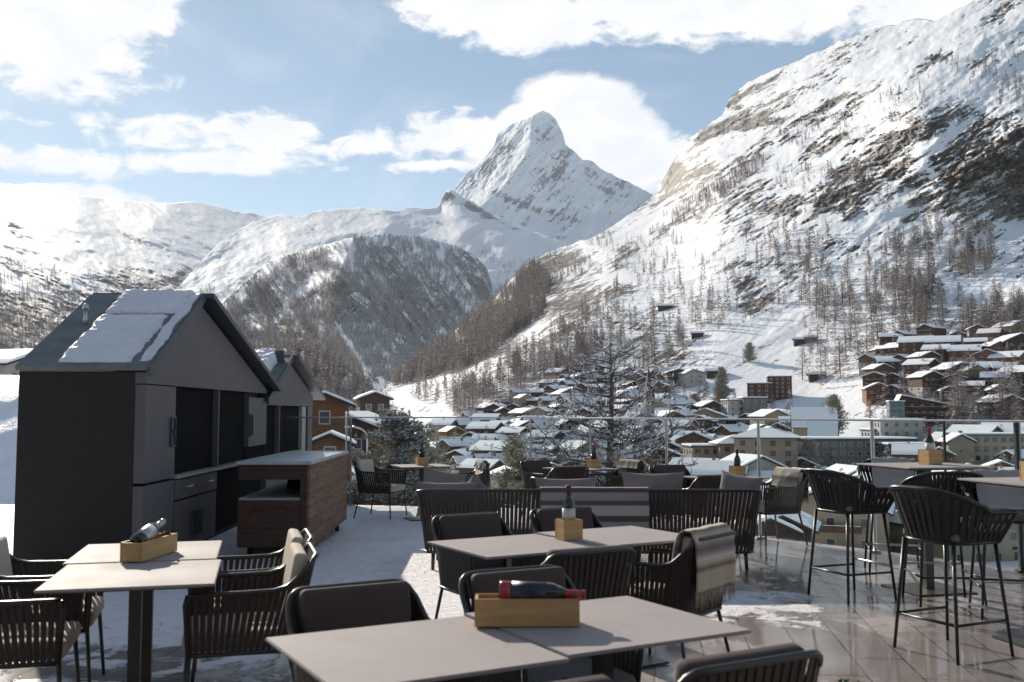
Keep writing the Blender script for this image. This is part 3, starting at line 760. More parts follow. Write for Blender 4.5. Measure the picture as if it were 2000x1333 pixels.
# snow cover: everything left of a wandering line, plus loose patches
line = t.m('ADD', sp.outputs[0], t.m('MULTIPLY', t.m('SUBTRACT', t.noise(P, .55, 3), .5), 2.2))
far_ = t.m('MULTIPLY', t.m('SUBTRACT', sp.outputs[1], 6.0), .10)
cov = t.smooth(t.m('SUBTRACT', line, far_), 1.1, -.5)
cov = t.m('MULTIPLY', cov, .92)
near_thin = t.smooth(sp.outputs[1], 7.8, 5.4)
nsn = t.noise(P, 2.6, 8, .66, .4)
sn = t.m('ADD', t.m('MULTIPLY', cov, 1.05), t.m('MULTIPLY', t.m('SUBTRACT', nsn, .5), 2.3))
sn = t.m('SUBTRACT', sn, t.m('MULTIPLY', near_thin, .58))
patch = t.m('MULTIPLY', t.smooth(sp.outputs[0], .8, 1.6), t.m('MULTIPLY', t.smooth(sp.outputs[0], 3.0, 1.8), t.m('MULTIPLY', t.smooth(sp.outputs[1], 6.4, 7.6), t.smooth(sp.outputs[1], 9.2, 8.2))))
sn = t.m('ADD', sn, t.m('MULTIPLY', patch, .75))
snf = t.smooth(sn, .42, .62)
scuff = t.smooth(t.m('ADD', t.noise(P, 9.0, 7, .7, 1.2), t.m('MULTIPLY', t.m('SUBTRACT', t.noise(P, 1.3, 5, .6), .5), .5)), .47, .68)
scol = t.mix(t.m('MULTIPLY', scuff, .45), (.94, .90, .94), (.50, .48, .51))
t.l(t.mix(snf, tile, scol), b.inputs['Base Color'])
rgh = t.m('ADD', t.m('MULTIPLY', t.m('SUBTRACT', 1.0, wet), .33), t.m('ADD', .05, t.m('MULTIPLY', ngr, .10)))
rgh = t.m('ADD', t.m('MULTIPLY', rgh, t.m('SUBTRACT', 1.0, snf)), t.m('MULTIPLY', snf, .55))
t.l(rgh, b.inputs['Roughness'])
bp = t.n('ShaderNodeBump'); bp.inputs['Strength'].default_value = .7; bp.inputs['Distance'].default_value = .022
hgt = t.m('ADD', t.m('MULTIPLY', snf, t.m('ADD', .8, t.m('MULTIPLY', t.noise(P, 9, 8, .7, .8), 6.0))), t.m('MULTIPLY', t.m('SUBTRACT', 1.0, wet), t.m('MULTIPLY', ngr, .25)))
hgt = t.m('SUBTRACT', hgt, t.m('MULTIPLY', br.outputs['Fac'], .3))
t.l(hgt, bp.inputs['Height']); t.l(bp.outputs[0], b.inputs['Normal'])
floor_m = m

RAIL = [(6.75, 6.70), (5.80, 8.0), (4.79, 9.46), (3.89, 10.78), (2.95, 11.95), (2.03, 13.13), (1.12, 14.3), (.29, 15.5), (-1.2, 15.85), (-2.6, 16.1), (-4.2, 16.3)]
deck = [(-9, -7), (9, -7), (9, 3.5)] + [(x + .12, y + .12) for x, y in RAIL] + [(-9, 16.3)]
mb = MB(); mb.v = [(x, y, 0) for x, y in deck] + [(x, y, -.35) for x, y in deck]; n = len(deck)
mb.f = [tuple(range(n)), tuple(range(2 * n - 1, n - 1, -1))] + [(i, i + n, (i + 1) % n + n, (i + 1) % n) for i in range(n)]; mb.sm = [False] * len(mb.f)
tag(mb.build('terrace_floor', floor_m), kind='structure')

# snowy ground sheet around and behind the huts, rising to the left; falls away beyond the rail
xs = np.linspace(-60, 40, 161); ys = np.linspace(-20, 110, 170)
X, Y = np.meshgrid(xs, ys)
rise = sstep(-X - Y * .10, 4, 9) * sstep(Y, 26, 38.5)
Z = -.45 - 1.15 * sstep(Y, 13, 26) * (1 - rise) + rise * 3.35 + .35 * fbm(X / 9, Y / 9, 1.1, 4)
edge = X + np.maximum(0, Y - 16) * .22
Z -= 15 * sstep(edge, -1.5, 20) * sstep(Y, 16.0, 42) + 12 * sstep(X, 5, 22) + 4.0 * sstep(Y, 60, 110)
Z = np.where(Y < 16.2, np.minimum(Z, -.40), Z)
Z -= 14 * sstep(X, 3, 9) * sstep(Y, -5, 12)
vs = np.stack([X, Y, Z], -1).reshape(-1, 3); nr_, nc = X.shape
idx = np.arange(nr_ * nc).reshape(nr_, nc); q = np.stack([idx[:-1, :-1], idx[:-1, 1:], idx[1:, 1:], idx[1:, :-1]], -1).reshape(-1, 4)
o = link_mesh('snow_ground', vs.tolist(), [tuple(map(int, f)) for f in q], snow_near, smooth=True); tag(o, kind='structure')
def gz(x, y):
    i = int(np.clip(round((y + 20) / 130 * 169), 0, 169)); j = int(np.clip(round((x + 60) / 100 * 160), 0, 160)); return float(Z[i, j])

# ---------------------------------------------------------------- glass balustrade
glass_m, t, b = new_mat('balustrade_glass')
t.t.nodes.remove(b)
tr = t.n('ShaderNodeBsdfTransparent'); tr.inputs[0].default_value = (.95, .975, .97, 1)
gl = t.n('ShaderNodeBsdfGlossy'); gl.inputs['Roughness'].default_value = .02
fr = t.n('ShaderNodeFresnel'); fr.inputs[0].default_value = 1.45
mx_ = t.n('ShaderNodeMixShader'); t.l(t.m('MULTIPLY', fr.outputs[0], .30), mx_.inputs[0]); t.l(tr.outputs[0], mx_.inputs[1]); t.l(gl.outputs[0], mx_.inputs[2])
t.l(mx_.outputs[0], t.t.nodes['Material Output'].inputs[0])
steel = M('brushed_steel', (.55, .55, .56), (.45, .45, .46), scale=20, rough=.35, metal=.9)
cap_m = M('pale_rail_cap', (.70, .71, .72), (.6, .6, .62), scale=10, rough=.4, metal=.3)
dark_steel = M('dark_steel', (.05, .055, .06), (.035, .04, .04), scale=20, rough=.4, metal=.5)
root = empty('glass_balustrade', (RAIL[7][0], RAIL[7][1], 0), 0, 'long frameless glass balustrade with thin pale rail along the terrace edge', 'glass railing')
off = Vector((-RAIL[7][0], -RAIL[7][1], 0))
for i in range(len(RAIL) - 1):
    a = Vector((*RAIL[i], 0)); c = Vector((*RAIL[i + 1], 0)); d = (c - a).normalized(); L = (c - a).length
    ang = math.atan2(d.y, d.x); mid = (a + c) / 2 + off
    pn = MB(); pn.box((mid.x, mid.y, .72), (L - .03, .016, 1.36), ang); pn.build('glass_panel', glass_m, root)
cp_ = MB(); cp_.tube([Vector((x, y, 1.412)) + off for x, y in RAIL], .011, 8); cp_.build('top_rail', cap_m, root)
for i, (x, y) in enumerate(RAIL):
    if i in (0, 1, 2, 3, 4, 5, 6, 7, 9):
        pm = dark_steel if i in (2,) else steel
        p = MB(); w = .045 if i == 2 else .028
        p.box((x + off.x, y + off.y + .02, .69), (w, w, 1.42)); p.box((x + off.x, y + off.y + .02, .012), (.10, .10, .018)); p.build('post', pm, root)
x, y = (np.array(RAIL[2]) * .53 + np.array(RAIL[3]) * .47)
p = MB(); p.box((x + off.x, y + off.y + .02, .69), (.02, .02, 1.42)); p.build('post', dark_steel, root)

# ---------------------------------------------------------------- kitchen huts
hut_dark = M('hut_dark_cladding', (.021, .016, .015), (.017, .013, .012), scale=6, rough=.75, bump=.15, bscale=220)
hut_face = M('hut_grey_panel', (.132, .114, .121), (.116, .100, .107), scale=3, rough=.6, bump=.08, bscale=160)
hut_black = M('hut_opening_shade', (.014, .013, .013), (.010, .010, .010), scale=4, rough=.9, spec=.08)  # near-black panel colour stands in for the shade inside the hut openings
seam_m = M('hut_seam', (.05, .05, .055), scale=3, rough=.8)
roof_metal = M('hut_zinc_roof', (.17, .185, .185), (.12, .13, .13), scale=5, rough=.55, metal=.15, bump=.1, bscale=20, rvar=.3)
fascia_m = M('hut_fascia', (.075, .085, .10), (.06, .068, .08), scale=10, rough=.5, metal=.2)
counter_m = M('hut_counter', (.42, .40, .38), (.36, .34, .33), scale=8, rough=.4)
NX, NY = 1.0, .0257
def HF(ox, oy):
    """local frame: x = outward normal (to the right), y = along the front (away)"""
    return Matrix.Translation((ox, oy, 0)) @ Matrix.Rotation(math.atan2(.0257, 1.0), 4, 'Z')
HM = HF(-3.42, 9.3)
def hz(u): return 9.3 * 665.0 / (950.0 - u) - 9.3

def hut_root(name, loc, label):
    r = empty(name, loc, 0, label, 'kitchen hut'); r.matrix_world = HM; return r
def slab_roof(parent, name, mat, a0, z0, a1, z1, n0, n1, th):
    """sloping slab between (a0,z0) and (a1,z1), from n0 to n1 across"""
    d = Vector((0, a1 - a0, z1 - z0)).normalized(); up = Vector((0, -d.z, d.y)) if d.y > 0 else Vector((0, d.z, -d.y))
    p0 = Vector((0, a0, z0)); p1 = Vector((0, a1, z1)); vs = []
    for nn_ in (n0, n1):
        for p in (p0, p1, p1 + up * th, p0 + up * th): vs.append(Vector((nn_, p.y, p.z)))
    mb = MB(); mb.add(vs, [(0, 1, 2, 3), (7, 6, 5, 4), (0, 4, 5, 1), (1, 5, 6, 2), (2, 6, 7, 3), (3, 7, 4, 0)])
    return mb.build(name, mat, parent)
def snow_slab(parent, a0, z0, a1, z1, n0, n1, th, seed, cut=None, name='roof_snow'):
    d = Vector((0, a1 - a0, z1 - z0)); L = d.length; d.normalize(); up = Vector((0, -d.z, d.y)) if d.y > 0 else Vector((0, d.z, -d.y))
    nu, nv = 60, 44; vs = []; fs = []
    for j in range(nv + 1):
        for i in range(nu + 1):
            s_, q = i / nu, j / nv
            ed = min(1, min(s_, 1 - s_) * 22) ** .5 * min(1, min(q, 1 - q) * 16) ** .5
            h = th * ed * (1 + .22 * float(perlin(s_ * 14 + seed, q * 9, 0)) + .10 * float(perlin(s_ * 40, q * 26 + seed, 1)))
            nn_ = n0 + (n1 - n0) * q + (.07 * float(perlin(s_ * 5 + seed, q * 3, 2)) + .035 * float(perlin(s_ * 24, 3, seed)) if 0.02 < s_ < 1 else 0) * (1 if q < .1 or q > .9 else .5)
            p = Vector((0, a0, z0)) + d * (L * s_) + up * h
            vs.append((nn_, p.y, p.z))
    for j in range(nv):
        for i in range(nu):
            k = j * (nu + 1) + i; fs.append((k, k + 1, k + nu + 2, k + nu + 1))
    return link_mesh(name, vs, fs, snow_roof, parent, True)
def panel(parent, name, mat, a0, a1, z0, z1, n=0.0, th=.02, bev=0.0):
    mb = MB(); mb.box((n + th / 2, (a0 + a1) / 2, (z0 + z1) / 2), (th, a1 - a0, z1 - z0), bev=bev); return mb.build(name, mat, parent)
def ring_handle(parent, a, z, w=.12, h=.26, n=.03):
    mb = MB()
    for (c, d) in (((n, a - w / 2, z), (.02, .014, h)), ((n, a + w / 2, z), (.02, .014, h)), ((n, a, z + h / 2), (.02, w + .014, .014)), ((n, a, z - h / 2), (.02, w + .014, .014))): mb.box(c, d)
    mb.box((n, a + w * .12, z), (.03, .02, .045))
    return mb.build('handle', fascia_m, parent)

AP, AE = hz(388), hz(530)          # peak and far eave of the first hut
ZP, ZE0, ZE1 = 2.76, 1.905, 1.80
DEP = 1.17
h1 = hut_root('kitchen_hut', (0, 0, 0), 'large dark gabled kitchen hut with snow on its roof behind the left table')
AW = hz(522)
slopeR = (ZE1 - ZP) / (AE - AP); zW = ZP + slopeR * (AW - AP)
mb = MB()   # carcass behind the front
poly = [(0.0, 0.0), (AW, 0.0), (AW, zW - .05), (AP, ZP - .06), (0.0, ZE0 - .03)]
mb.add([Vector((-DEP, a, z)) for a, z in poly] + [Vector((-.10, a, z)) for a, z in poly], [(4, 3, 2, 1, 0), (5, 6, 7, 8, 9)] + [(i, (i + 1) % 5, (i + 1) % 5 + 5, i + 5) for i in range(5)])
mb.build('side_wall', hut_dark, h1)
# front: gable panel over doors
mb = MB(); g = [(0.0, 1.765), (AW, 1.765), (AW, max(zW - .055, 1.77)), (AP, ZP - .065), (0.0, ZE0 - .035)]
mb.add([Vector((-.098, a, z)) for a, z in g] + [Vector((0, a, z)) for a, z in g], [(4, 3, 2, 1, 0), (5, 6, 7, 8, 9)] + [(i, (i + 1) % 5, (i + 1) % 5 + 5, i + 5) for i in range(5)])
mb.build('gable_panel', hut_face, h1)
a345, a428, a487 = hz(345), hz(428), hz(487)
def door(parent, a0, a1, z0, z1, hand=None):
    d = panel(parent, 'door', hut_face, a0 + .006, a1 - .006, z0 + .006, z1 - .006, -.098, .098)
    if hand: ring_handle(d, hand[0], hand[1], *(hand[2:] if len(hand) > 2 else ()), n=.012)
    return d
door(h1, 0.0, a345, .83, 1.76, (a345 - .11, 1.30, .13, .28)); door(h1, 0.0, a345, .06, .815, (a345 - .11, .22, .16, .18))
panel(h1, 'opening_shade_panel', hut_black, a345 + .02, a428 - .02, .86, 1.758, -.097, .035)
panel(h1, 'opening_shade_panel', hut_black, a428 + .03, a487, .875, 1.758, -.097, .035)
panel(h1, 'mullion', hut_face, a428 - .018, a428 + .028, .83, 1.762, -.095, .10)
panel(h1, 'counter', counter_m, a345, a487 + .02, .818, .852, -.095, .125)
for k in range(2):
    a0 = a345 + .02 + k * (a428 - a345 - .03) / 2; a1 = a0 + (a428 - a345 - .05) / 2
    dr = panel(h1, 'drawer', hut_face, a0, a1, .60, .800, -.096, .10)
    hb = MB(); hb.tube([(.045, (a0 + a1) / 2 - .09, .715), (.045, (a0 + a1) / 2 + .09, .715)], .010, 8); hb.box((.02, (a0 + a1) / 2 - .08, .715), (.05, .012, .012)); hb.box((.02, (a0 + a1) / 2 + .08, .715), (.05, .012, .012)); hb.build('handle', steel, dr)
    door(h1, a0, a1, .06, .585, ((a1 - .10 if k == 0 else a0 + .10), .30, .13, .26))
panel(h1, 'opening_shade_panel', hut_black, a428 + .0, AW - .02, .06, .80, -.097, .03)
door(h1, a487 + .01, AW, 1.03, 1.70, (a487 + .12, 1.32, .14, .28))
panel(h1, 'opening_shade_panel', hut_black, a487 + .02, AW, .86, 1.02, -.097, .04)
# roof
rl = slab_roof(h1, 'roof', roof_metal, -.03, ZE0 - .02, AP, ZP, -DEP - .02, .03, .045)
snow_slab(rl, .02, ZE0 + .015, AP * .66, ZE0 + .025 + (ZP - ZE0) * .66, -.86, -.135, .055, 1.0)
snow_slab(rl, AP * .68, ZE0 + .025 + (ZP - ZE0) * .68, AP + .02, ZP + .055, -.84, -.06, .062, 2.0)
snow_slab(rl, .02, ZE0 + .015, AP, ZP + .04, -.09, .015, .045, 3.0)
pp = MB(); pp.tube([(-.93, AP * .52, 2.36), (-.93, AP * .52, 2.56)], .022, 8); pp.lathe([(.034, 0), (.034, .04), (.01, .06)], 10, Matrix.Translation((-.93, AP * .52, 2.55))); pp.build('vent_pipe', steel, rl)
slab_roof(h1, 'roof', fascia_m, AE, ZE1, AP, ZP, -DEP - .02, .15, .06)
slab_roof(h1, 'fascia', fascia_m, -.035, ZE0 - .07, AP + .0, ZP - .035, .03, .065, .09)

# second hut
A2P, A2W, A2E = hz(565), hz(612), hz(621)
Z2P = 2.36
h2 = hut_root('kitchen_hut', (0, 0, 0), 'second smaller dark gabled hut beyond the large one, thick snow in the valley between')
A2S = AW + .05; z2a = 1.72
mb = MB(); sl2 = (1.72 - Z2P) / (A2E - A2P); z2w = Z2P + sl2 * (A2W - A2P)
poly = [(A2S, 0), (A2W, 0), (A2W, z2w - .05), (A2P, Z2P - .06), (A2S, z2a - .03)]
mb.add([Vector((-DEP, a, z)) for a, z in poly] + [Vector((-.10, a, z)) for a, z in poly], [(4, 3, 2, 1, 0), (5, 6, 7, 8, 9)] + [(i, (i + 1) % 5, (i + 1) % 5 + 5, i + 5) for i in range(5)])
mb.build('side_wall', hut_dark, h2)
mb = MB(); g = [(A2S, 1.60), (A2W, 1.60), (A2W, z2w - .055), (A2P, Z2P - .065), (A2S, z2a - .035)]
mb.add([Vector((-.098, a, z)) for a, z in g] + [Vector((0, a, z)) for a, z in g], [(4, 3, 2, 1, 0), (5, 6, 7, 8, 9)] + [(i, (i + 1) % 5, (i + 1) % 5 + 5, i + 5) for i in range(5)])
mb.build('gable_panel', hut_face, h2)
a1_, a2_, a3_ = hz(547), hz(592), hz(600)
panel(h2, 'opening_shade_panel', hut_black, A2S + .02, a1_ - .03, .86, 1.592, -.097, .03)
panel(h2, 'opening_shade_panel', hut_black, a1_ + .03, a2_, .86, 1.592, -.097, .03)
panel(h2, 'mullion', hut_face, a1_ - .03, a1_ + .03, .86, 1.598, -.095, .10)
panel(h2, 'pillar', counter_m, a2_ + .05, a3_, .05, 1.592, -.095, .08)
panel(h2, 'pillar', hut_face, a3_ + .15, A2W - .02, .05, 1.592, -.095, .09)
panel(h2, 'counter', counter_m, A2S, a2_, .82, .855, -.095, .12)
panel(h2, 'door', hut_face, A2S + .01, a2_, .06, .815, -.096, .09)
r2 = slab_roof(h2, 'roof', roof_metal, A2S - .2, z2a - .08, A2P, Z2P, -DEP, .03, .04)
snow_slab(r2, A2S - .25, z2a - .06, A2P - .06, Z2P + .02, -1.14, -.14, .17, 5.0)
slab_roof(h2, 'roof', fascia_m, A2E, 1.72, A2P, Z2P, -DEP, .15, .06)
slab_roof(h2, 'fascia', fascia_m, A2S - .2, z2a - .11, A2P, Z2P - .035, .03, .065, .09)
vb = MB(); vb.box((-.10, A2P - .25, Z2P - .0), (.12, .10, .22)); vb.build('vent_box', fascia_m, r2)

# ---------------------------------------------------------------- bar cart
def plank_mat(name, c1, c2, c3, rz=0.0, plank=.12, L=.7):
    m, t, b = new_mat(name)
    tc = t.n('ShaderNodeTexCoord'); mp = t.n('ShaderNodeMapping'); t.l(tc.outputs['Object'], mp.inputs[0]); mp.inputs['Rotation'].default_value = (R(90), 0, rz)
    sx = t.n('ShaderNodeSeparateXYZ'); t.l(tc.outputs['Object'], sx.inputs[0])
    cb = t.n('ShaderNodeCombineXYZ'); t.l(t.m('ADD', sx.outputs[1], t.m('MULTIPLY', sx.outputs[0], 1.0)), cb.inputs[0]); t.l(sx.outputs[2], cb.inputs[1])
    br = t.n('ShaderNodeTexBrick'); t.l(cb.outputs[0], br.inputs['Vector']); br.offset = .43
    br.inputs['Color1'].default_value = (*c1, 1); br.inputs['Color2'].default_value = (*c2, 1); br.inputs['Mortar'].default_value = (.012, .009, .007, 1)
    br.inputs['Scale'].default_value = 1; br.inputs['Brick Width'].default_value = L; br.inputs['Row Height'].default_value = plank; br.inputs['Mortar Size'].default_value = .004
    st = t.n('ShaderNodeMapping'); st.inputs['Scale'].default_value = (1.5, 1.5, 16); t.l(tc.outputs['Object'], st.inputs[0])
    g = t.noise(st.outputs[0], 2.2, 8, .7, .8)
    c = t.mix(t.smooth(g, .38, .68), br.outputs['Color'], c3)
    c = t.mix(t.smooth(t.noise(tc.outputs['Object'], 5.5, 4, .6, .5), .58, .72), c, tuple(x * .35 for x in c3))
    t.l(c, b.inputs['Base Color']); b.inputs['Roughness'].default_value = .7
    bp = t.n('ShaderNodeBump'); bp.inputs['Strength'].default_value = .5; bp.inputs['Distance'].default_value = .006
    t.l(t.m('SUBTRACT', g, br.outputs['Fac']), bp.inputs['Height']); t.l(bp.outputs[0], b.inputs['Normal'])
    return m
recl = plank_mat('reclaimed_planks', (.32, .17, .09), (.18, .092, .05), (.10, .055, .035), plank=.13, L=.62)
darkw = plank_mat('dark_red_boards', (.085, .036, .022), (.065, .028, .018), (.045, .02, .014), plank=.30, L=3)
slab_m = M('cart_stone_top', (.50, .52, .55), (.42, .44, .47), scale=6, rough=.3)
rubber = M('black_rubber', (.02, .02, .02), (.015, .015, .015), scale=10, rough=.7)
ct = empty('bar_cart', (0, 0, 0), 0, 'rustic bar cart of reclaimed planks with pale stone top on castors', 'bar cart')
ct.matrix_world = HF(-2.835, 10.38)
CWd, CLn, CH = .74, 2.78, .99
def bx(name, mat, x0, x1, y0, y1, z0, z1, parent=ct, bev=0): 
    mb = MB(); mb.box(((x0 + x1) / 2, (y0 + y1) / 2, (z0 + z1) / 2), (x1 - x0, y1 - y0, z1 - z0), bev=bev); return mb.build(name, mat, parent)
bx('top', slab_m, -.02, CWd + .012, -.02, CLn + .01, .955, .99, bev=.004)
bx('top_rail', darkw, 0, CWd - .03, 0, .04, .80, .953)
bx('post', darkw, CWd - .10, CWd - .03, .003, .05, .112, .797)
bx('lower_panel', darkw, 0, CWd - .103, 0, .04, .11, .585)
bx('shelf', counter_m, .0, CWd - .04, .042, CLn - .05, .585, .61)
bx('post', darkw, .0, .05, CLn - .06, CLn - .01, .112, .95)
bx('side_panel', recl, CWd - .028, CWd, -.002, CLn, .10, .953)
bx('base', darkw, .0, CWd - .03, .042, CLn - .04, .10, .13)
bx('inner_box', darkw, .25, .68, 1.3, 1.6, .612, .80)
for (x, y) in ((.08, .25), (CWd - .05, .30), (.08, CLn - .25), (CWd - .05, CLn - .5)):
    c = MB(); c.lathe([(.05, -.02), (.052, -.012), (.052, .012), (.05, .02)], 18, Matrix.Translation((x, y, .052)) @ Matrix.Rotation(R(90), 4, 'Y')); co = c.build('castor', rubber, ct)
    k = MB(); k.box((x, y, .095), (.05, .05, .03)); k.build('bracket', dark_steel, co)
# ---------------------------------------------------------------- furniture
frame_m = M('anthracite_tube', (.040, .034, .030), (.032, .028, .025), scale=12, rough=.38, spec=.6)
strap_m = M('brown_strap', (.050, .034, .026), (.036, .025, .020), scale=20, rough=.6, bump=.25, bscale=260)
black_strap = M('black_strap', (.020, .018, .018), (.016, .015, .015), scale=20, rough=.6, bump=.25, bscale=260)
cream_m = M('cream_cushion', (.58, .49, .40), (.52, .44, .36), scale=5, rough=.85, bump=.35, bscale=320)
dark_cush = M('dark_brown_cushion', (.085, .060, .054), (.072, .050, .046), scale=5, rough=.8, bump=.3, bscale=320)
black_tube = M('black_tube', (.018, .016, .016), (.014, .013, .013), scale=12, rough=.35)
cush_m = M('taupe_cushion', (.26, .195, .17), (.225, .17, .15), scale=5, rough=.85, bump=.35, bscale=320)
cush_grey = M('grey_taupe_seat', (.17, .15, .14), (.14, .125, .118), scale=5, rough=.85, bump=.35, bscale=320)
pillow_m = M('mauve_grey_pillow', (.25, .205, .195), (.21, .175, .165), scale=5, rough=.85, bump=.4, bscale=300)
top_m = M('taupe_table_top', (.385, .345, .335), (.36, .32, .31), scale=2.5, rough=.72, bump=.03, bscale=300, rvar=.35, spec=.15)
tt_ = NT(top_m.node_tree); bs_ = top_m.node_tree.nodes['Principled BSDF']; lk_ = bs_.inputs['Base Color'].links[0].from_socket
tg_ = tt_.n('ShaderNodeNewGeometry'); sp1 = tt_.smooth(tt_.noise(tg_.outputs['Position'], 22, 3, .5), .66, .70); sp2 = tt_.smooth(tt_.noise(tg_.outputs['Position'], 5, 6, .7, .8), .50, .75)
dm_ = tt_.m('ADD', tt_.m('MULTIPLY', sp1, .22), tt_.m('MULTIPLY', sp2, .16)); tt_.l(tt_.mix(dm_, lk_, (.20, .175, .165)), bs_.inputs['Base Color'])
edge_m = M('table_edge', (.16, .13, .115), scale=5, rough=.5)
wood_box = M('pine_box_wood', (.58, .36, .16), (.44, .26, .11), scale=3, rough=.55, stretch=(1, 1, 9), bump=.12, bscale=60)
bottle_m, t, b = new_mat('dark_bottle_glass')
b.inputs['Base Color'].default_value = (.012, .014, .010, 1); b.inputs['Roughness'].default_value = .06; b.inputs['Coat Weight'].default_value = .5
red_foil = M('red_foil', (.42, .02, .025), (.34, .015, .02), scale=9, rough=.3, spec=.7)
dark_foil = M('brown_foil', (.05, .022, .018), (.04, .018, .014), scale=9, rough=.35)
label_m = M('cream_label', (.60, .58, .54), (.52, .50, .47), scale=12, rough=.6)
blue_lab = M('dark_navy_label', (.015, .018, .035), (.012, .014, .026), scale=12, rough=.4)
silver_lab = M('silver_label', (.55, .54, .53), (.42, .42, .42), scale=9, rough=.3, metal=.5)
cork_m = M('cork', (.50, .33, .18), (.36, .22, .12), scale=60, rough=.9)

def cushion(w, d, h, mat, name, parent, M4, bulge=.012, n=10):
    """rounded slab cushion centred at origin"""
    vs = []; fs = []
    bm = bmesh.new(); bmesh.ops.create_cube(bm, size=1)
    for v in bm.verts: v.co = Vector((v.co.x * w, v.co.y * d, v.co.z * h))
    bmesh.ops.bevel(bm, geom=bm.edges[:], offset=min(w, d, h) * .42, segments=4, profile=.6, affect='EDGES')
    bmesh.ops.subdivide_edges(bm, edges=[e for e in bm.edges if e.calc_length() > .12], cuts=4, use_grid_fill=True)
    for v in bm.verts:
        k = (1 - (2 * v.co.x / w) ** 2) * (1 - (2 * v.co.y / d) ** 2) if h <= min(w, d) else 0
        v.co.z += math.copysign(bulge * max(k, 0), v.co.z) if abs(v.co.z) > h * .3 else 0
    bm.verts.index_update()
    mb = MB(); mb.add([M4 @ v.co for v in bm.verts], [[v.index for v in f.verts] for f in bm.faces], True); bm.free()
    return mb.build(name, mat, parent)

def upath(w, d, rc, zarm, zback, n=7):
    """U shaped rail: front left -> back -> front right (seat faces +y)"""
    pts = []
    yb = -d / 2; hw = w / 2
    pts.append((-hw, d / 2 - .03, zarm)); pts.append((-hw, .0, zarm + (zback - zarm) * .05)); pts.append((-hw, yb + rc + .05, zarm + (zback - zarm) * .25))
    for i in range(n + 1):
        t = math.pi / 2 * i / n; pts.append((-hw + rc - rc * math.cos(t), yb + rc - rc * math.sin(t), zarm + (zback - zarm) * (.35 + .65 * math.sin(t))))
    for i in range(n + 1):
        t = math.pi / 2 * (1 - i / n); pts.append((hw - rc + rc * math.cos(t), yb + rc - rc * math.sin(t), zarm + (zback - zarm) * (.35 + .65 * math.sin(t))))
    pts.append((hw, yb + rc + .05, zarm + (zback - zarm) * .25)); pts.append((hw, .0, zarm + (zback - zarm) * .05)); pts.append((hw, d / 2 - .03, zarm))
    return [Vector(p) for p in pts]
def armrail(w, d, rc, za, zb, n=6):
    hw = w / 2; yb = -d / 2
    half = [(-hw, d / 2 - .03, za), (-hw, 0, za), (-hw, yb + .13, za + .004), (-hw + .002, yb + .07, za + .02), (-hw + .008, yb + .03, za + .07), (-hw + .016, yb + .01, zb - .05)]
    for i in range(n + 1):
        t = math.pi / 2 * i / n; half.append((-hw + .02 + rc * .9 - rc * .9 * math.cos(t), yb - .004 * i, zb - .05 + .05 * math.sin(t)))
    return [Vector(p) for p in half] + [Vector((-x, y, z)) for x, y, z in half[::-1]]
def resample(pts, step):
    out = []; L = [0]
    for i in range(1, len(pts)): L.append(L[-1] + (pts[i] - pts[i - 1]).length)
    n = max(2, int(L[-1] / step)); j = 0
    for k in range(n + 1):
        s_ = L[-1] * k / n
        while j < len(L) - 2 and L[j + 1] < s_: j += 1
        f = (s_ - L[j]) / (L[j + 1] - L[j] + 1e-9); out.append(pts[j].lerp(pts[j + 1], f))
    return out
def straps(top, bot, step, w, th, wav=0.0, mb=None):
    """flat bands between two matching U paths"""
    mb = mb or MB(); A = resample(top, step); n = len(A)
    B = []
    L = [0]
    for i in range(1, len(bot)): L.append(L[-1] + (bot[i] - bot[i - 1]).length)
    for k in range(n):
        s_ = L[-1] * k / (n - 1); j = 0
        while j < len(L) - 2 and L[j + 1] < s_: j += 1
        f = (s_ - L[j]) / (L[j + 1] - L[j] + 1e-9); B.append(bot[j].lerp(bot[j + 1], f))
    for k in range(n):
        a, b_ = A[k], B[k]
        tg = (A[min(k + 1, n - 1)] - A[max(k - 1, 0)]); tg.z = 0; tg.normalize(); nrm = Vector((-tg.y, tg.x, 0))
        seg = 4; ring = []
        for i in range(seg + 1):
            f = i / seg; p = a.lerp(b_, f) + nrm * (wav * math.sin(f * math.pi) * (1 if k % 2 else -1) + .004 * math.sin(f * 3.1))
            ring += [p - tg * w / 2 - nrm * th / 2, p + tg * w / 2 - nrm * th / 2, p + tg * w / 2 + nrm * th / 2, p - tg * w / 2 + nrm * th / 2]
        fs = []
        for i in range(seg):
            for q in range(4): fs.append((i * 4 + q, i * 4 + (q + 1) % 4, (i + 1) * 4 + (q + 1) % 4, (i + 1) * 4 + q))
        mb.add(ring, fs)
    return mb

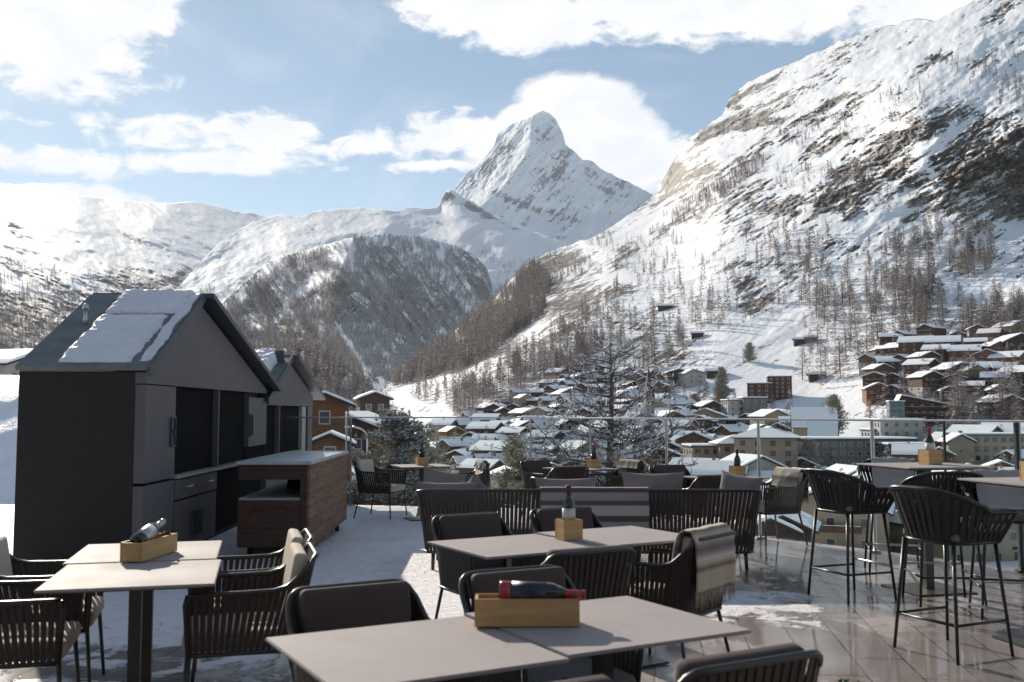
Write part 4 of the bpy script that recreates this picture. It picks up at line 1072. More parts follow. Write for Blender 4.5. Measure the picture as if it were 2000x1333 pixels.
def make_armchair(cm=None, cb=None):
    r = empty('armchair')
    top = armrail(.56, .55, .07, .645, .80); bot = upath(.50, .52, .07, .36, .36)
    top = [p + Vector((0, -.05 * max(0, (p.z - .645) / .155), 0)) for p in top]
    f = MB(); f.tube(resample(top, .03), .0125, 8); f.tube(bot + [bot[0]], .011, 8)
    f.tube([top[0], (top[0].x + .005, top[0].y + .012, .60), (bot[0].x, bot[0].y + .01, .36)], .012, 8); f.tube([top[-1], (top[-1].x - .005, top[-1].y + .012, .60), (bot[-1].x, bot[-1].y + .01, .36)], .012, 8)
    f.build('frame', frame_m, r)
    straps(top, bot, .034, .023, .006).build('strap_weave', strap_m, r)
    for sx in (-1, 1):
        l = MB(); l.tube([(sx * .25, .24, .37), (sx * .285, .27, 0)], [.012, .009], 8); l.build('leg', frame_m, r)
        l = MB(); l.tube([(sx * .23, -.22, .37), (sx * .27, -.30, 0)], [.012, .009], 8); l.build('leg', frame_m, r)
    cushion(.49, .50, .085, cm or cush_m, 'seat_cushion', r, Matrix.Translation((0, .02, .415)))
    cushion(.45, .065, .38, cb or cm or cush_m, 'back_cushion', r, Matrix.Translation((0, -.245, .625)) @ Matrix.Rotation(R(10), 4, 'X'))
    return r
def make_sofa(W_):
    r = empty('woven_sofa')
    D_ = .82
    top = upath(W_, D_, .13, .72, .757); bot = upath(W_ - .16, D_ - .12, .11, .17, .17)
    f = MB(); f.tube(resample(top, .04), .016, 8); f.tube(bot + [bot[0]], .014, 8)
    f.tube([top[0], bot[0]], .014, 8); f.tube([top[-1], bot[-1]], .014, 8); f.build('frame', frame_m, r)
    straps(top, bot, .041, .032, .007).build('strap_weave', strap_m, r)
    for sx in (-1, 1):
        for sy in (-1, 1):
            l = MB(); l.tube([(sx * (W_ / 2 - .16), sy * .30, .175), (sx * (W_ / 2 - .155), sy * .31, 0)], [.02, .016], 8); l.build('leg', frame_m, r)
    cushion(W_ - .22, D_ - .18, .16, cush_m, 'seat_cushion', r, Matrix.Translation((0, .03, .30)))
    return r
def make_stool():
    r = empty('bar_stool')
    def rim(w, d, rc, za, zb):
        p = upath(w, d, rc, za, zb, 9); return p
    top = rim(.60, .56, .22, .885, 1.03); bot = rim(.44, .42, .15, .70, .70)
    top = [p + Vector((0, -.03 * max(0, (p.z - .9) / .12), 0)) for p in top]
    f = MB(); f.tube(resample(top, .03), .015, 8); f.tube(bot + [bot[0]], .013, 8); f.tube([top[0], bot[0]], .012, 8); f.tube([top[-1], bot[-1]], .012, 8); f.build('frame', black_tube, r)
    straps(top, bot, .030, .0265, .006, .006).build('strap_weave', black_strap, r)
    mid = [a.lerp(b_, .42) for a, b_ in zip(resample(top, .03), resample(bot, (sum((bot[i] - bot[i-1]).length for i in range(1, len(bot)))) / (len(resample(top, .03)) - 1 + 1e-6) * .9999))] if False else None
    for sx in (-1, 1):
        for sy in (-1, 1):
            l = MB(); l.tube([(sx * .19, sy * .18, .70), (sx * .245, sy * .235, 0)], [.013, .010], 8); l.build('leg', black_tube, r)
    g = MB(); k = .235 + .0; z1, z2 = .27, .22
    g.tube([(-.226, .216, z1), (.226, .216, z1)], .010, 8); g.build('footrest', steel, r)
    g = MB(); g.tube([(-.228, -.218, z2), (.228, -.218, z2)], .009, 8); g.tube([(-.228, -.218, z2), (-.228, .218, z2)], .009, 8); g.tube([(.228, -.218, z2), (.228, .218, z2)], .009, 8); g.build('stretcher', black_tube, r)
    cushion(.42, .40, .05, cush_grey, 'seat_pad', r, Matrix.Translation((0, .02, .735)))
    return r
def make_table(h=.75, sx=.74, sy=.73, col=.055, base=.42):
    r = empty('square_table')
    t_ = MB(); t_.box((0, 0, h - .0065), (sx, sy, .013), bev=.003); t_.build('table_top', top_m, r)
    e = MB(); e.box((0, 0, h - .020), (sx * .86, sy * .86, .013)); e.build('under_frame', edge_m, r)
    c = MB(); c.box((0, 0, (h - .026) / 2 + .006), (col, col, h - .044)); c.build('pedestal', frame_m, r)
    b_ = MB(); b_.box((0, 0, .008), (base, base, .012), bev=.004); b_.build('base_plate', frame_m, r)
    return r
def rot_of(fx, fy): return math.atan2(-fx, fy)

protoC, protoD, protoS, protoT = make_armchair(cream_m), make_armchair(cush_grey, dark_cush), make_stool(), make_table()
_first = {}
def put(proto, x, y, rz, label, cat, group, z=0.0):
    if proto.name not in _first: o = proto; _first[proto.name] = 1
    else: o = copy_tree(proto)
    o.location = (x, y, z); o.rotation_euler = (0, 0, rz)
    return tag(o, label, cat, group)

# tables: (centre x, y, rotation deg, label)
def pair(cx, cy, ang, labels, size=.745, dz=(0, 0.004), off=0.012):
    e = Vector((math.cos(R(ang)), math.sin(R(ang)))); n = Vector((-e.y, e.x))
    for k, s_ in enumerate((-1, 1)):
        p = Vector((cx, cy)) + e * s_ * size / 2 + n * (off * s_)
        o = put(protoT, p.x, p.y, R(ang), labels[k], 'table', 'taupe square tables on the terrace'); o.location.z = dz[k]
pair(-1.85, 5.06, 104, ['near half of the pair of tables in front of the large hut', 'far half of the pair of tables in front of the large hut'], .75)
pair(.00, 3.43, 28.8, ['left half of the nearest long table, front edge cut by the frame', 'right half of the nearest long table, carrying the end of the wine crate'], .75)
pair(.33, 5.92, 30.2, ['left half of the middle table in front of the sofas', 'right half of the middle table, beside the chair with the blanket'], .76)
put(protoT, -1.27, 14.1, R(20), 'small square table at the far left by the snowy pine', 'table', 'taupe square tables on the terrace')
put(protoT, .90, 13.4, R(28), 'far square table behind the striped sofa blanket, near the bare larch', 'table', 'taupe square tables on the terrace')
put(protoT, 2.45, 11.6, R(28), 'far square table right of centre close to the glass', 'table', 'taupe square tables on the terrace')
bt = make_table(1.05, .82, .78, .075, .55); bt.name = 'bar_table'
protoB = bt
put(protoB, 3.52, 8.55, R(12), 'tall square bar table with a red topped bottle at the glass', 'bar table', 'tall bar tables')
put(protoB, 3.52, 6.55, R(12), 'nearer tall bar table cut by the right edge', 'bar table', 'tall bar tables')

CH = 'woven armchairs with cushions'
def chair(bx_, by_, fx, fy, label, off=.27, pr=None):
    L = math.hypot(fx, fy); fx /= L; fy /= L
    return put(pr or protoD, bx_ + fx * off, by_ + fy * off, rot_of(fx, fy), label, 'armchair', CH)
n2 = (-.482, .876)
chairs = {}
chairs['a'] = chair(-.28, 6.78, .503, -.864, 'armchair behind the middle table at its left end')
chairs['b'] = chair(.38, 7.22, .503, -.864, 'armchair behind the middle table, half hidden by the wine bottle')
chairs['c'] = chair(.38, 5.12, -.45, .89, 'armchair with slatted back to us before the middle table')
chairs['d'] = chair(1.10, 5.74, -.78, .62, 'armchair draped with the striped fringed blanket beside the middle table', pr=protoC)
chairs['e'] = chair(.03, 4.40, .482, -.876, 'armchair behind the nearest table, right beside its wine crate')
chairs['f'] = chair(-.62, 4.02, .482, -.876, 'armchair behind the nearest table at its left corner')
chairs['g'] = chair(.66, 2.92, -.482, .876, 'slatted armchair back in the bottom right of the frame')
chairs['h'] = chair(.06, 2.56, -.482, .876, 'armchair cut off at the bottom edge in front of the nearest table')
chairs['i'] = chair(-1.09, 5.12, -.963, -.27, 'nearer of two sunlit armchairs right of the hut table', pr=protoC)
chairs['j'] = chair(-1.24, 5.75, -.963, -.27, 'farther of two sunlit armchairs right of the hut table', pr=protoC)
chairs['k'] = chair(-2.78, 5.40, .963, .27, 'farther armchair at the left edge facing the hut table', pr=protoC)
chairs['l'] = chair(-2.62, 4.72, .963, .27, 'nearest armchair cut by the left edge, sun on its seat', pr=protoC)
chairs['m'] = chair(-2.13, 14.5, .95, -.3, 'lone armchair left of the far table, in front of the pine', pr=protoC)
chairs['n'] = chair(-.42, 13.7, -.95, -.2, 'far armchair with a fur throw beyond the left sofa', pr=protoC)
chairs['o'] = chair(.36, 14.3, .6, -.8, 'far armchair left of the table by the bare larch')
chairs['p'] = chair(1.62, 13.7, -.85, -.5, 'far armchair with striped blanket right of the table by the larch')
chairs['q'] = chair(.72, 12.75, -.4, .9, 'far armchair seen through the strap backs, tucked under the larch table')
chairs['r'] = chair(2.04, 13.0, .3, -.95, 'grey cushioned armchair behind the large mauve pillow')
chairs['s'] = chair(3.22, 11.65, -.9, -.35, 'armchair with striped throw standing by the glass, right of the sofas', pr=protoC)
chairs['t'] = chair(2.22, 11.0, -.35, .93, 'armchair tucked under the far table right of centre')

# sofas
s1 = make_sofa(1.62); tag(s1, 'left woven strap sofa with its back to us', 'sofa', 'woven sofas facing the valley'); s1.location = (-.10, 9.92, 0)
s2 = make_sofa(1.64); tag(s2, 'right woven strap sofa with its back to us', 'sofa', 'woven sofas facing the valley'); s2.location = (1.57, 9.92, 0)

# bar stools
BS = 'black woven bar stools'
put(protoS, 2.76, 8.22, rot_of(.93, .36), 'black bar stool left of the farther bar table', 'bar stool', BS)
put(protoS, 2.76, 6.36, rot_of(.90, .42), 'nearest black bar stool, its woven back to us', 'bar stool', BS)
st3 = put(protoS, 3.62, 9.55, rot_of(-.25, -.97), 'bar stool with pale throw behind the farther bar table', 'bar stool', BS)
st4 = put(protoS, 3.70, 7.50, rot_of(-.25, -.97), 'bar stool with pale throw at the right, between the bar tables', 'bar stool', BS)
put(protoS, 3.42, 8.02, rot_of(.1, 1), 'bar stool half hidden between the two bar tables', 'bar stool', BS)

# ---------------------------------------------------------------- pillows
def pillow(name, label, loc, w, h, t_, rx=0, ry=0, rz=0, mat=None, grp='loose sofa pillows'):
    n = 18; vs = []; fs = []
    for side in (1, -1):
        for j in range(n + 1):
            for i in range(n + 1):
                u = i / n * 2 - 1; v = j / n * 2 - 1
                pin = 1 - .10 * (1 - abs(u) ** 2) * abs(v) ** 3 ; pin2 = 1 - .10 * (1 - abs(v) ** 2) * abs(u) ** 3
                k = (max(0, 1 - u * u) * max(0, 1 - v * v)) ** .42
                wr = .05 * float(perlin(u * 3 + loc[0], v * 3 + loc[1], side))
                vs.append((u * w / 2 * pin2, side * t_ / 2 * k * (1 + wr * 3), v * h / 2 * pin))
    for s_ in (0, 1):
        b0 = s_ * (n + 1) ** 2
        for j in range(n):
            for i in range(n):
                q = b0 + j * (n + 1) + i; f = (q, q + 1, q + n + 2, q + n + 1); fs.append(f if s_ else f[::-1])
    o = link_mesh(name, vs, fs, mat or pillow_m, None, True); o.location = loc; o.rotation_euler = (R(rx), R(ry), R(rz))
    return tag(o, label, 'pillow', grp)
pillow('pillow', 'mauve pillow standing tall at the left sofa corner', (-.70, 10.05, .70), .46, .46, .17, -12, 12, 20)
pillow('pillow', 'long pillow slumped along the left sofa back', (-.62, 9.72, .66), .62, .34, .18, -8, 0, 0)
pillow('pillow', 'pillow showing one pointed corner above the left sofa', (-.36, 9.80, .60), .44, .44, .16, -10, 42, -15)
pillow('pillow', 'wide pillow behind the striped sofa blanket', (.53, 9.78, .66), .62, .42, .18, -14, 0, 2)
pillow('pillow', 'largest pillow standing on the right sofa near the middle', (1.38, 9.80, .70), .62, .44, .19, -12, 0, -2)
pillow('pillow', 'rounded pillow at the right end of the right sofa', (2.22, 9.85, .68), .44, .44, .20, -10, 8, -35)

# ---------------------------------------------------------------- blankets
def stripe_mat(name, stops, spec=.1):
    m, t, b = new_mat(name)
    uv = t.n('ShaderNodeUVMap'); sp_ = t.n('ShaderNodeSeparateXYZ'); t.l(uv.outputs[0], sp_.inputs[0])
    cr = t.n('ShaderNodeValToRGB'); cr.color_ramp.interpolation = 'LINEAR'
    el = cr.color_ramp.elements
    while len(el) > 1: el.remove(el[-1])
    el[0].position = 0; el[0].color = (*stops[0][1], 1)
    for p, c in stops[1:]:
        e = el.new(min(p, 1)); e.color = (*c, 1)
    nz_ = t.noise(uv.outputs[0], 60, 3)
    t.l(t.m('ADD', sp_.outputs[1], t.m('MULTIPLY', t.m('SUBTRACT', nz_, .5), .012)), cr.inputs[0])
    t.l(t.mix(t.m('MULTIPLY', t.smooth(t.noise(uv.outputs[0], 140, 2), .4, .7), .25), cr.outputs[0], (.30, .26, .23)), b.inputs['Base Color'])
    b.inputs['Roughness'].default_value = .95; b.inputs['Specular IOR Level'].default_value = spec
    b.inputs['Sheen Weight'].default_value = .3
    bp = t.n('ShaderNodeBump'); bp.inputs['Strength'].default_value = .5; bp.inputs['Distance'].default_value = .004
    t.l(t.noise(uv.outputs[0], 160, 4), bp.inputs['Height']); t.l(bp.outputs[0], b.inputs['Normal'])
    return m
cr_, be_, br_, gy_ = (.72, .63, .52), (.54, .43, .31), (.16, .11, .09), (.33, .27, .28)
st_blanket = []
p_ = 0.0
for c, w in ((cr_, .12), (br_, .04), (cr_, .08), (gy_, .05), (cr_, .05), (gy_, .06), (cr_, .035), (br_, .03), (be_, .03), (cr_, .035), (gy_, .02), (br_, .045), (gy_, .02), (cr_, .035), (be_, .025), (br_, .035), (be_, .02)):
    st_blanket += [((p_ + w / 2) * 1.2, c)]; p_ += w
st_blanket += [(.92, be_), (1, be_)]
blanket_m = stripe_mat('striped_wool', st_blanket)
gs = []; p_ = 0
for i, w in enumerate([.12, .06, .08, .05, .09, .06, .07, .06, .08, .05, .10, .06, .12]):
    c = (gy_, (.11, .08, .075), (.48, .42, .38), (.085, .06, .055))[i % 4]; gs += [(p_ + .008, c), (p_ + w - .008, c)]; p_ += w
sofa_blanket_m = stripe_mat('grey_brown_striped_wool', gs[:30])
pale_m = stripe_mat('pale_throw', [(0, (.50, .46, .42)), (.5, (.44, .40, .37)), (.8, (.36, .33, .31)), (1, (.5, .46, .42))])
fringe_m = M('wool_fringe', (.50, .41, .30), (.38, .30, .22), scale=30, rough=.95)

def blanket(name, label, path, x0, x1, mat, M4, seed=1.0, fringe=.07, wav=.012, skew=0.0, grp=None, fr_start=False):
    """path: list of (y,z) along the drape; swept from x0 to x1"""
    P_ = [Vector((0, y, z)) for y, z in path]; Q = resample(P_, .012); n = len(Q); nx = 46
    vs = []; uvs = []; fs = []; th = .009
    for side in (0, 1):
        for j, p in enumerate(Q):
            d = Q[min(j + 1, n - 1)] - Q[max(j - 1, 0)]; nr = Vector((0, d.z, -d.y)).normalized()
            for i in range(nx + 1):
                s_ = i / nx; fr_ = j / (n - 1)
                w = wav * (abs(fr_ - .35) * 1.6 + .15) * (float(perlin(s_ * 5 + seed, fr_ * 1.3, seed)) * 2.0)
                e = .008 * float(perlin(s_ * 3, fr_ * 5, seed + 3))
                q = p + nr * (w + (th if side else 0))
                xx = x0 + (x1 - x0) * s_ + e * (1 if s_ in (0, 1) else 0) + skew * fr_ * (x1 - x0) + .02 * float(perlin(fr_ * 3, seed, s_))
                vs.append(M4 @ Vector((xx, q.y, q.z))); uvs.append((s_, fr_))
    N_ = n * (nx + 1)
    for j in range(n - 1):
        for i in range(nx):
            k = j * (nx + 1) + i; fs.append((k, k + 1, k + nx + 2, k + nx + 1)); k += N_; fs.append((k + nx + 1, k + nx + 2, k + 1, k))
    for i in range(nx):
        for j in (0, n - 1):
            k = j * (nx + 1) + i; fs.append((k, k + 1, k + 1 + N_, k + N_))
    for j in range(n - 1):
        for i in (0, nx):
            k = j * (nx + 1) + i; fs.append((k, k + nx + 1, k + nx + 1 + N_, k + N_))
    o = link_mesh(name, vs, fs, mat, None, True)
    uvl = o.data.uv_layers.new(name='UVMap')
    for l in o.data.loops: uvl.data[l.index].uv = uvs[l.vertex_index]
    tag(o, label, 'blanket', grp)
    if fringe:
        mb = MB(); rg = random.Random(int(seed * 10)); m_ = 85
        for k in range(m_):
            s_ = k / (m_ - 1); base = vs[(n - 1) * (nx + 1) + int(s_ * nx)]
            L = fringe * (.6 + .6 * rg.random()); dx = (rg.random() - .5) * .025; dy = (rg.random() - .5) * .02
            mb.tube([base + Vector((0, 0, .004)), base + Vector((dx * .5, dy * .5, -L * .5)), base + Vector((dx, dy, -L))], [.0032, .0028, .0012], 4)
        mb.build('fringe', fringe_m, o)
    return o
back_path = [(-.175, .52), (-.195, .64), (-.215, .74), (-.235, .81), (-.27, .846), (-.315, .838), (-.345, .79), (-.35, .70), (-.348, .60), (-.344, .52)]
def on_chair(o): return Matrix.Translation(o.location) @ Matrix.Rotation(o.rotation_euler.z, 4, 'Z')
BG = 'striped wool throws over chair backs'
blanket('blanket', 'beige and brown striped blanket with long fringe on the chair by the middle table', back_path, -.255, .20, blanket_m, on_chair(chairs['d']), 1.0, .085, grp=BG)
blanket('blanket', 'striped throw over the chair behind the large mauve pillow', back_path[2:], -.22, .24, blanket_m, on_chair(chairs['p']), 2.0, .06, grp=BG)
blanket('blanket', 'striped fringed throw over the chair at the glass right of the sofas', back_path[1:], -.24, .24, blanket_m, on_chair(chairs['s']), 3.0, .06, grp=BG)
blanket('fur_throw', 'pale fluffy throw hanging on the far chair beyond the left sofa', back_path[2:], -.18, .22, pale_m, on_chair(chairs['n']), 4.0, .08, .03, grp='pale throws')
blanket('sofa_blanket', 'wide dark grey and brown striped blanket over the sofa backs', [(.30, .42), (.12, .60), (.04, .75), (0, .785), (-.04, .772), (-.06, .70), (-.075, .55), (-.08, .44), (-.082, .36)], 0, 1.02, sofa_blanket_m, Matrix.Translation((.27, 9.52, 0)) @ Matrix.Rotation(R(-1), 4, 'Z'), 5.0, .0, .010)
sp_path = [(.05, .775), (-.12, .78), (-.19, .86), (-.235, .99), (-.27, 1.045), (-.31, 1.035), (-.33, .97), (-.335, .86)]
blanket('pale_throw', 'pale throw over the stool behind the farther bar table', sp_path, -.24, .16, pale_m, on_chair(st3), 6.0, .05, .02, grp='pale throws')
blanket('pale_throw', 'pale throw with brown border over the stool at the right', sp_path, -.25, .17, pale_m, on_chair(st4), 7.0, .05, .02, grp='pale throws')

# ---------------------------------------------------------------- wine crates and bottles
def crate(name, label, loc, rz, L, Wd, H, grp):
    r = empty(name, loc, rz, label, 'wooden box', grp); t_ = .010
    b_ = MB(); b_.box((0, 0, .006), (L - .022, Wd - .022, .010)); b_.build('bottom', wood_box, r)
    for sy in (-1, 1): s_ = MB(); s_.box((0, sy * (Wd - t_) / 2, H / 2), (L, t_, H), bev=.002); s_.build('side', wood_box, r)
    for sx in (-1, 1): s_ = MB(); s_.box((sx * (L / 2 - t_ / 2 - .001), 0, H / 2 - .001), (t_, Wd - 2 * t_ - .001, H - .002)); s_.build('side', wood_box, r)
    return r
PROF = [(.0, 0), (.034, 0), (.0375, .006), (.0378, .17), (.036, .19), (.026, .215), (.0165, .235), (.0148, .25), (.0142, .292), (.0155, .293), (.0155, .302), (.0, .302)]
def bottle(label, M4, foil, lab, grp='wine bottles on the tables', z0lab=.05, z1lab=.14, name='wine_bottle'):
    r = empty(name, (0, 0, 0), 0, label, 'bottle', grp); r.matrix_world = M4
    g = MB(); g.lathe([p for p in PROF], 22); g.build('glass', bottle_m, r)
    f = MB(); f.lathe([(.0154, .238), (.0156, .25), (.0150, .293), (.0164, .294), (.0164, .3035), (.001, .3036)], 18); f.build('foil', foil, r)
    l = MB(); l.lathe([(.0384, z0lab), (.0384, z1lab)], 22); l.build('label', lab, r)
    return r
def standing(x, y, z, rz=0): return Matrix.Translation((x, y, z)) @ Matrix.Rotation(rz, 4, 'Z')
BOX = 'small pine boxes holding one bottle'
spots = [((.335, 5.93, .752), R(25), .125, .118, 'small pine box on the middle table', dark_foil, 'bottle with brown foil in the box on the middle table', label_m),
         ((-1.27, 14.15, .752), R(20), .16, .11, 'small pine box on the table by the snowy pine', dark_foil, 'brown bottle in the box on the far left table', blue_lab),
         ((1.10, 13.45, .752), R(30), .15, .12, 'small pine box on the far table by the bare larch', red_foil, 'red topped bottle on the far table by the bare larch', blue_lab),
         ((2.62, 11.65, .752), R(28), .145, .125, 'small pine box on the far table right of centre', dark_foil, 'dark bottle in the box on the far table right of centre', bottle_m),
         ((3.60, 8.62, 1.052), R(20), .145, .125, 'small pine box on the farther bar table', red_foil, 'tall bottle with red capsule and pale label on the farther bar table', label_m),
         ((3.44, 6.60, 1.052), R(15), .13, .125, 'small pine box on the nearer bar table at the right edge', dark_foil, 'bottle in the box on the nearer bar table, cut by the right edge', label_m)]
for (p, rz, w, h, lb, fo, lb2, lm) in spots:
    crate('wine_box', lb, p, rz, w, w * .92, h, BOX)
    up = .05 if h > .12 else .03
    bottle(lb2, standing(p[0], p[1], p[2] + .0125, rz), fo, lm, z0lab=.10, z1lab=.17)
# long crate with lying bottle, nearest table
c0 = onz(1029, 1222, .755)
crate('wine_crate', 'long pine crate on the nearest table with a lying bottle on top', (c0[0], c0[1] + .02, .757), R(.5), .365, .11, .095, 'long pine wine crates')
Mb = Matrix.Translation((c0[0] - .098, c0[1] + .01, .757 + .095 + .018)) @ Matrix.Rotation(R(2), 4, 'Y') @ Matrix.Rotation(R(90), 4, 'Y') @ Matrix.Rotation(R(0), 4, 'Z')
rb = bottle('bottle with red neck and dark label lying on the crate of the nearest table', Mb, red_foil, blue_lab, z0lab=.045, z1lab=.165)
g = MB(); g.lathe([(.0380, .004), (.0385, .008), (.0385, .040)], 20); g.build('base_band', red_foil, rb)
g = MB(); g.lathe([(.0290, .208), (.0175, .232), (.0158, .25), (.0155, .2925)], 18); g.build('neck_sleeve', red_foil, rb)
rg = random.Random(4)
for k in range(7):
    g = MB(); g.tube([(0, 0, -.02), (0, 0, .02)], .011, 8); o = g.build('cork', cork_m)
    x = c0[0] - .16 + rg.random() * .32; o.location = (x, c0[1] + .02 + rg.uniform(-.03, .03), .757 + .06 + rg.random() * .025); o.rotation_euler = (rg.random() * 3, rg.random() * 3, rg.random() * 3)
    tag(o, 'wine cork lying in the crate on the nearest table', 'cork', 'corks in the nearest crate')
# long crate, hut table
p1 = onz(275, 1101, .755); p2 = onz(345, 1079, .755); p0 = onz(236, 1096, .755)
mid = (np.array(p1) + np.array(p2)) / 2 + (np.array(p0) - np.array(p1)) / 2
ang = math.atan2(p2[1] - p1[1], p2[0] - p1[0])
crate('wine_crate', 'long pine crate with a lying bottle on the table before the hut', (mid[0], mid[1], .757), ang, .40, .115, .095, 'long pine wine crates')
dv = Vector((math.cos(ang), math.sin(ang), 0))
Mb = Matrix.Translation(Vector((mid[0], mid[1], .757 + .088)) - dv * .15) @ Matrix.Rotation(ang, 4, 'Z') @ Matrix.Rotation(R(76), 4, 'Y')
bottle('bottle with silver and dark label leaning in the crate before the hut', Mb, silver_lab, silver_lab, z0lab=.05, z1lab=.16)
for k in range(9):
    g = MB(); L = .05 + .05 * rg.random(); g.tube([(-L / 2, 0, 0), (0, .004, .006), (L / 2, 0, 0)], [.006, .010, .004], 6); o = g.build('bark_chip', M('bark_chip_wood', (.20, .11, .06), (.12, .06, .035), scale=30, rough=.9) if k == 0 else MATS['bark_chip_wood'])
    q = Vector((mid[0], mid[1], .757 + .085 + rg.random() * .02)) + dv * rg.uniform(-.17, .17) + Vector((-dv.y, dv.x, 0)) * rg.uniform(-.03, .03); o.location = q; o.rotation_euler = (rg.random(), rg.random() * .6, ang + rg.uniform(-.7, .7))
    tag(o, 'chip of bark filling the crate on the table before the hut', 'bark chip', 'bark chips in the hut table crate')
# ---------------------------------------------------------------- village
wall_wood = M('brown_timber_wall', (.10, .048, .028), (.062, .032, .020), scale=.8, rough=.8, stretch=(1, 1, 6))
wall_dark = M('dark_timber_wall', (.060, .036, .026), (.040, .026, .02), scale=.8, rough=.8, stretch=(1, 1, 6))
wall_orange = M('honey_timber_wall', (.21, .09, .038), (.13, .058, .028), scale=.8, rough=.8, stretch=(1, 1, 6))
wall_white = M('white_plaster', (.42, .40, .37), (.33, .31, .29), scale=.4, rough=.85)
wall_cream = M('cream_plaster', (.36, .29, .20), (.29, .23, .16), scale=.4, rough=.85)
wall_pink = M('beige_pink_plaster', (.32, .24, .19), (.26, .20, .16), scale=.4, rough=.85)
wall_grey = M('grey_stone_wall', (.20, .19, .18), (.12, .115, .11), scale=1.6, rough=.9)
eave_m = M('dark_eaves', (.045, .035, .03), (.03, .025, .02), scale=2, rough=.8)
win_m = M('window_glass_dark', (.03, .035, .045), (.05, .055, .07), scale=.3, rough=.15, spec=.7)
win_frame = M('pale_window_frame', (.45, .42, .38), scale=3, rough=.7)
balc_m = M('balcony_timber', (.10, .05, .03), (.07, .035, .02), scale=3, rough=.8)

def bxo(name, mat, parent, c, d, rz=0.0):
    m_ = MB(); m_.box(c, d, rz); return m_.build(name, mat, parent)
def house(w, l, h, pitch, lower, upper, split, wins=((2, 2),), balcony=(), roofm=None, ov=.9, chim=1, snow=.45, asym=0.0, name='chalet', side_w=(0, 0), base=6.0):
    """gable faces -y; w = gable width (x), l = length (y). wins: rows of (z, count) on the gable front"""
    r = empty(name)
    rise = w / 2 * math.tan(R(pitch)); ax = asym * w / 2
    # lower wall
    if split > 0:
        bxo('wall', lower, r, (0, 0, (split - base) / 2), (w - .06, l - .06, split + base))
    z0 = split if split > 0 else -base
    mb = MB(); mb.prism([(-w / 2, z0), (w / 2, z0), (w / 2, h), (ax, h + rise), (-w / 2, h)], -l / 2, l / 2); mb.build('wall', upper, r)
    # roof: one chevron slab
    t_ = .28; k = rise / (w / 2 - ax) if ax else rise / (w / 2); kl = rise / (w / 2 + ax)
    k = rise / (w / 2 - ax)
    L0 = (-w / 2 - ov, h - kl * ov); P0 = (ax, h + rise); R0 = (w / 2 + ov, h - k * ov)
    mb = MB(); mb.prism([L0, P0, R0, (R0[0], R0[1] + t_), (P0[0], P0[1] + t_ * 1.1), (L0[0], L0[1] + t_)], -l / 2 - ov, l / 2 + ov); rf = mb.build('roof', eave_m, r)
    mb = MB(); e = .10; s_ = snow
    nseg = 7; top = []; botm = []
    for i in range(nseg + 1):
        f = i / nseg; x = L0[0] + e + (P0[0] - L0[0] - e) * f; z = L0[1] + (P0[1] - L0[1]) * ((x - L0[0]) / (P0[0] - L0[0])); top.append((x, z + t_ * 1.02 + s_ * min(1, f * 3 + .35)))
    for i in range(1, nseg + 1):
        f = i / nseg; x = P0[0] + (R0[0] - e - P0[0]) * f; z = P0[1] + (R0[1] - P0[1]) * ((x - P0[0]) / (R0[0] - P0[0])); top.append((x, z + t_ * 1.02 + s_ * min(1, (1 - f) * 3 + .35)))
    poly = [(L0[0] + e, L0[1] + t_ * 1.02), (P0[0], P0[1] + t_ * 1.12), (R0[0] - e, R0[1] + t_ * 1.02)] + top[::-1]
    mb.prism(poly, -l / 2 - ov + .1, l / 2 + ov - .1); mb.build('roof_snow', snow_far, rf)
    if chim:
        c = MB(); cx_ = ax + w * .18; c.box((cx_, l * .12, h + rise * .75 + .6), (.9, .7, 2.0)); c.box((cx_, l * .12, h + rise * .75 + 1.75), (1.1, .9, .3)); c.build('chimney', wall_grey, rf)
    for (z, cnt) in wins:
        for q in range(cnt):
            x = (q + .5) / cnt * (w - 1.2) - (w - 1.2) / 2
            fm = bxo('window', win_frame, r, (x, -l / 2 - .03, z), (1.35, .10, 1.45)); bxo('pane', win_m, fm, (x, -l / 2 - .06, z), (1.05, .10, 1.15))
    rows, cnt = side_w
    for j in range(rows):
        for q in range(cnt):
            y = (q + .5) / cnt * (l - 1) - (l - 1) / 2; z = 1.6 + j * 2.8
            if z > h - .8: continue
            for sx in (-1,):
                fm = bxo('window', win_frame, r, (sx * (w / 2 + .03), y, z), (.10, 1.2, 1.35)); bxo('pane', win_m, fm, (sx * (w / 2 + .06), y, z), (.10, .95, 1.05))
    for (z, fr_) in balcony:
        m_ = MB(); m_.box((0, -l / 2 - .65, z - .9), (w * fr_, 1.2, .14)); m_.box((0, -l / 2 - 1.2, z - .42), (w * fr_, .08, .82)); m_.box((-w * fr_ / 2 + .04, -l / 2 - .62, z - .42), (.08, 1.1, .82)); m_.box((w * fr_ / 2 - .04, -l / 2 - .62, z - .42), (.08, 1.1, .82)); m_.build('balcony', balc_m, r)
        m_ = MB(); m_.box((0, -l / 2 - 1.2, z + .04), (w * fr_, .14, .07)); m_.build('balcony_snow', snow_far, r)
    return r
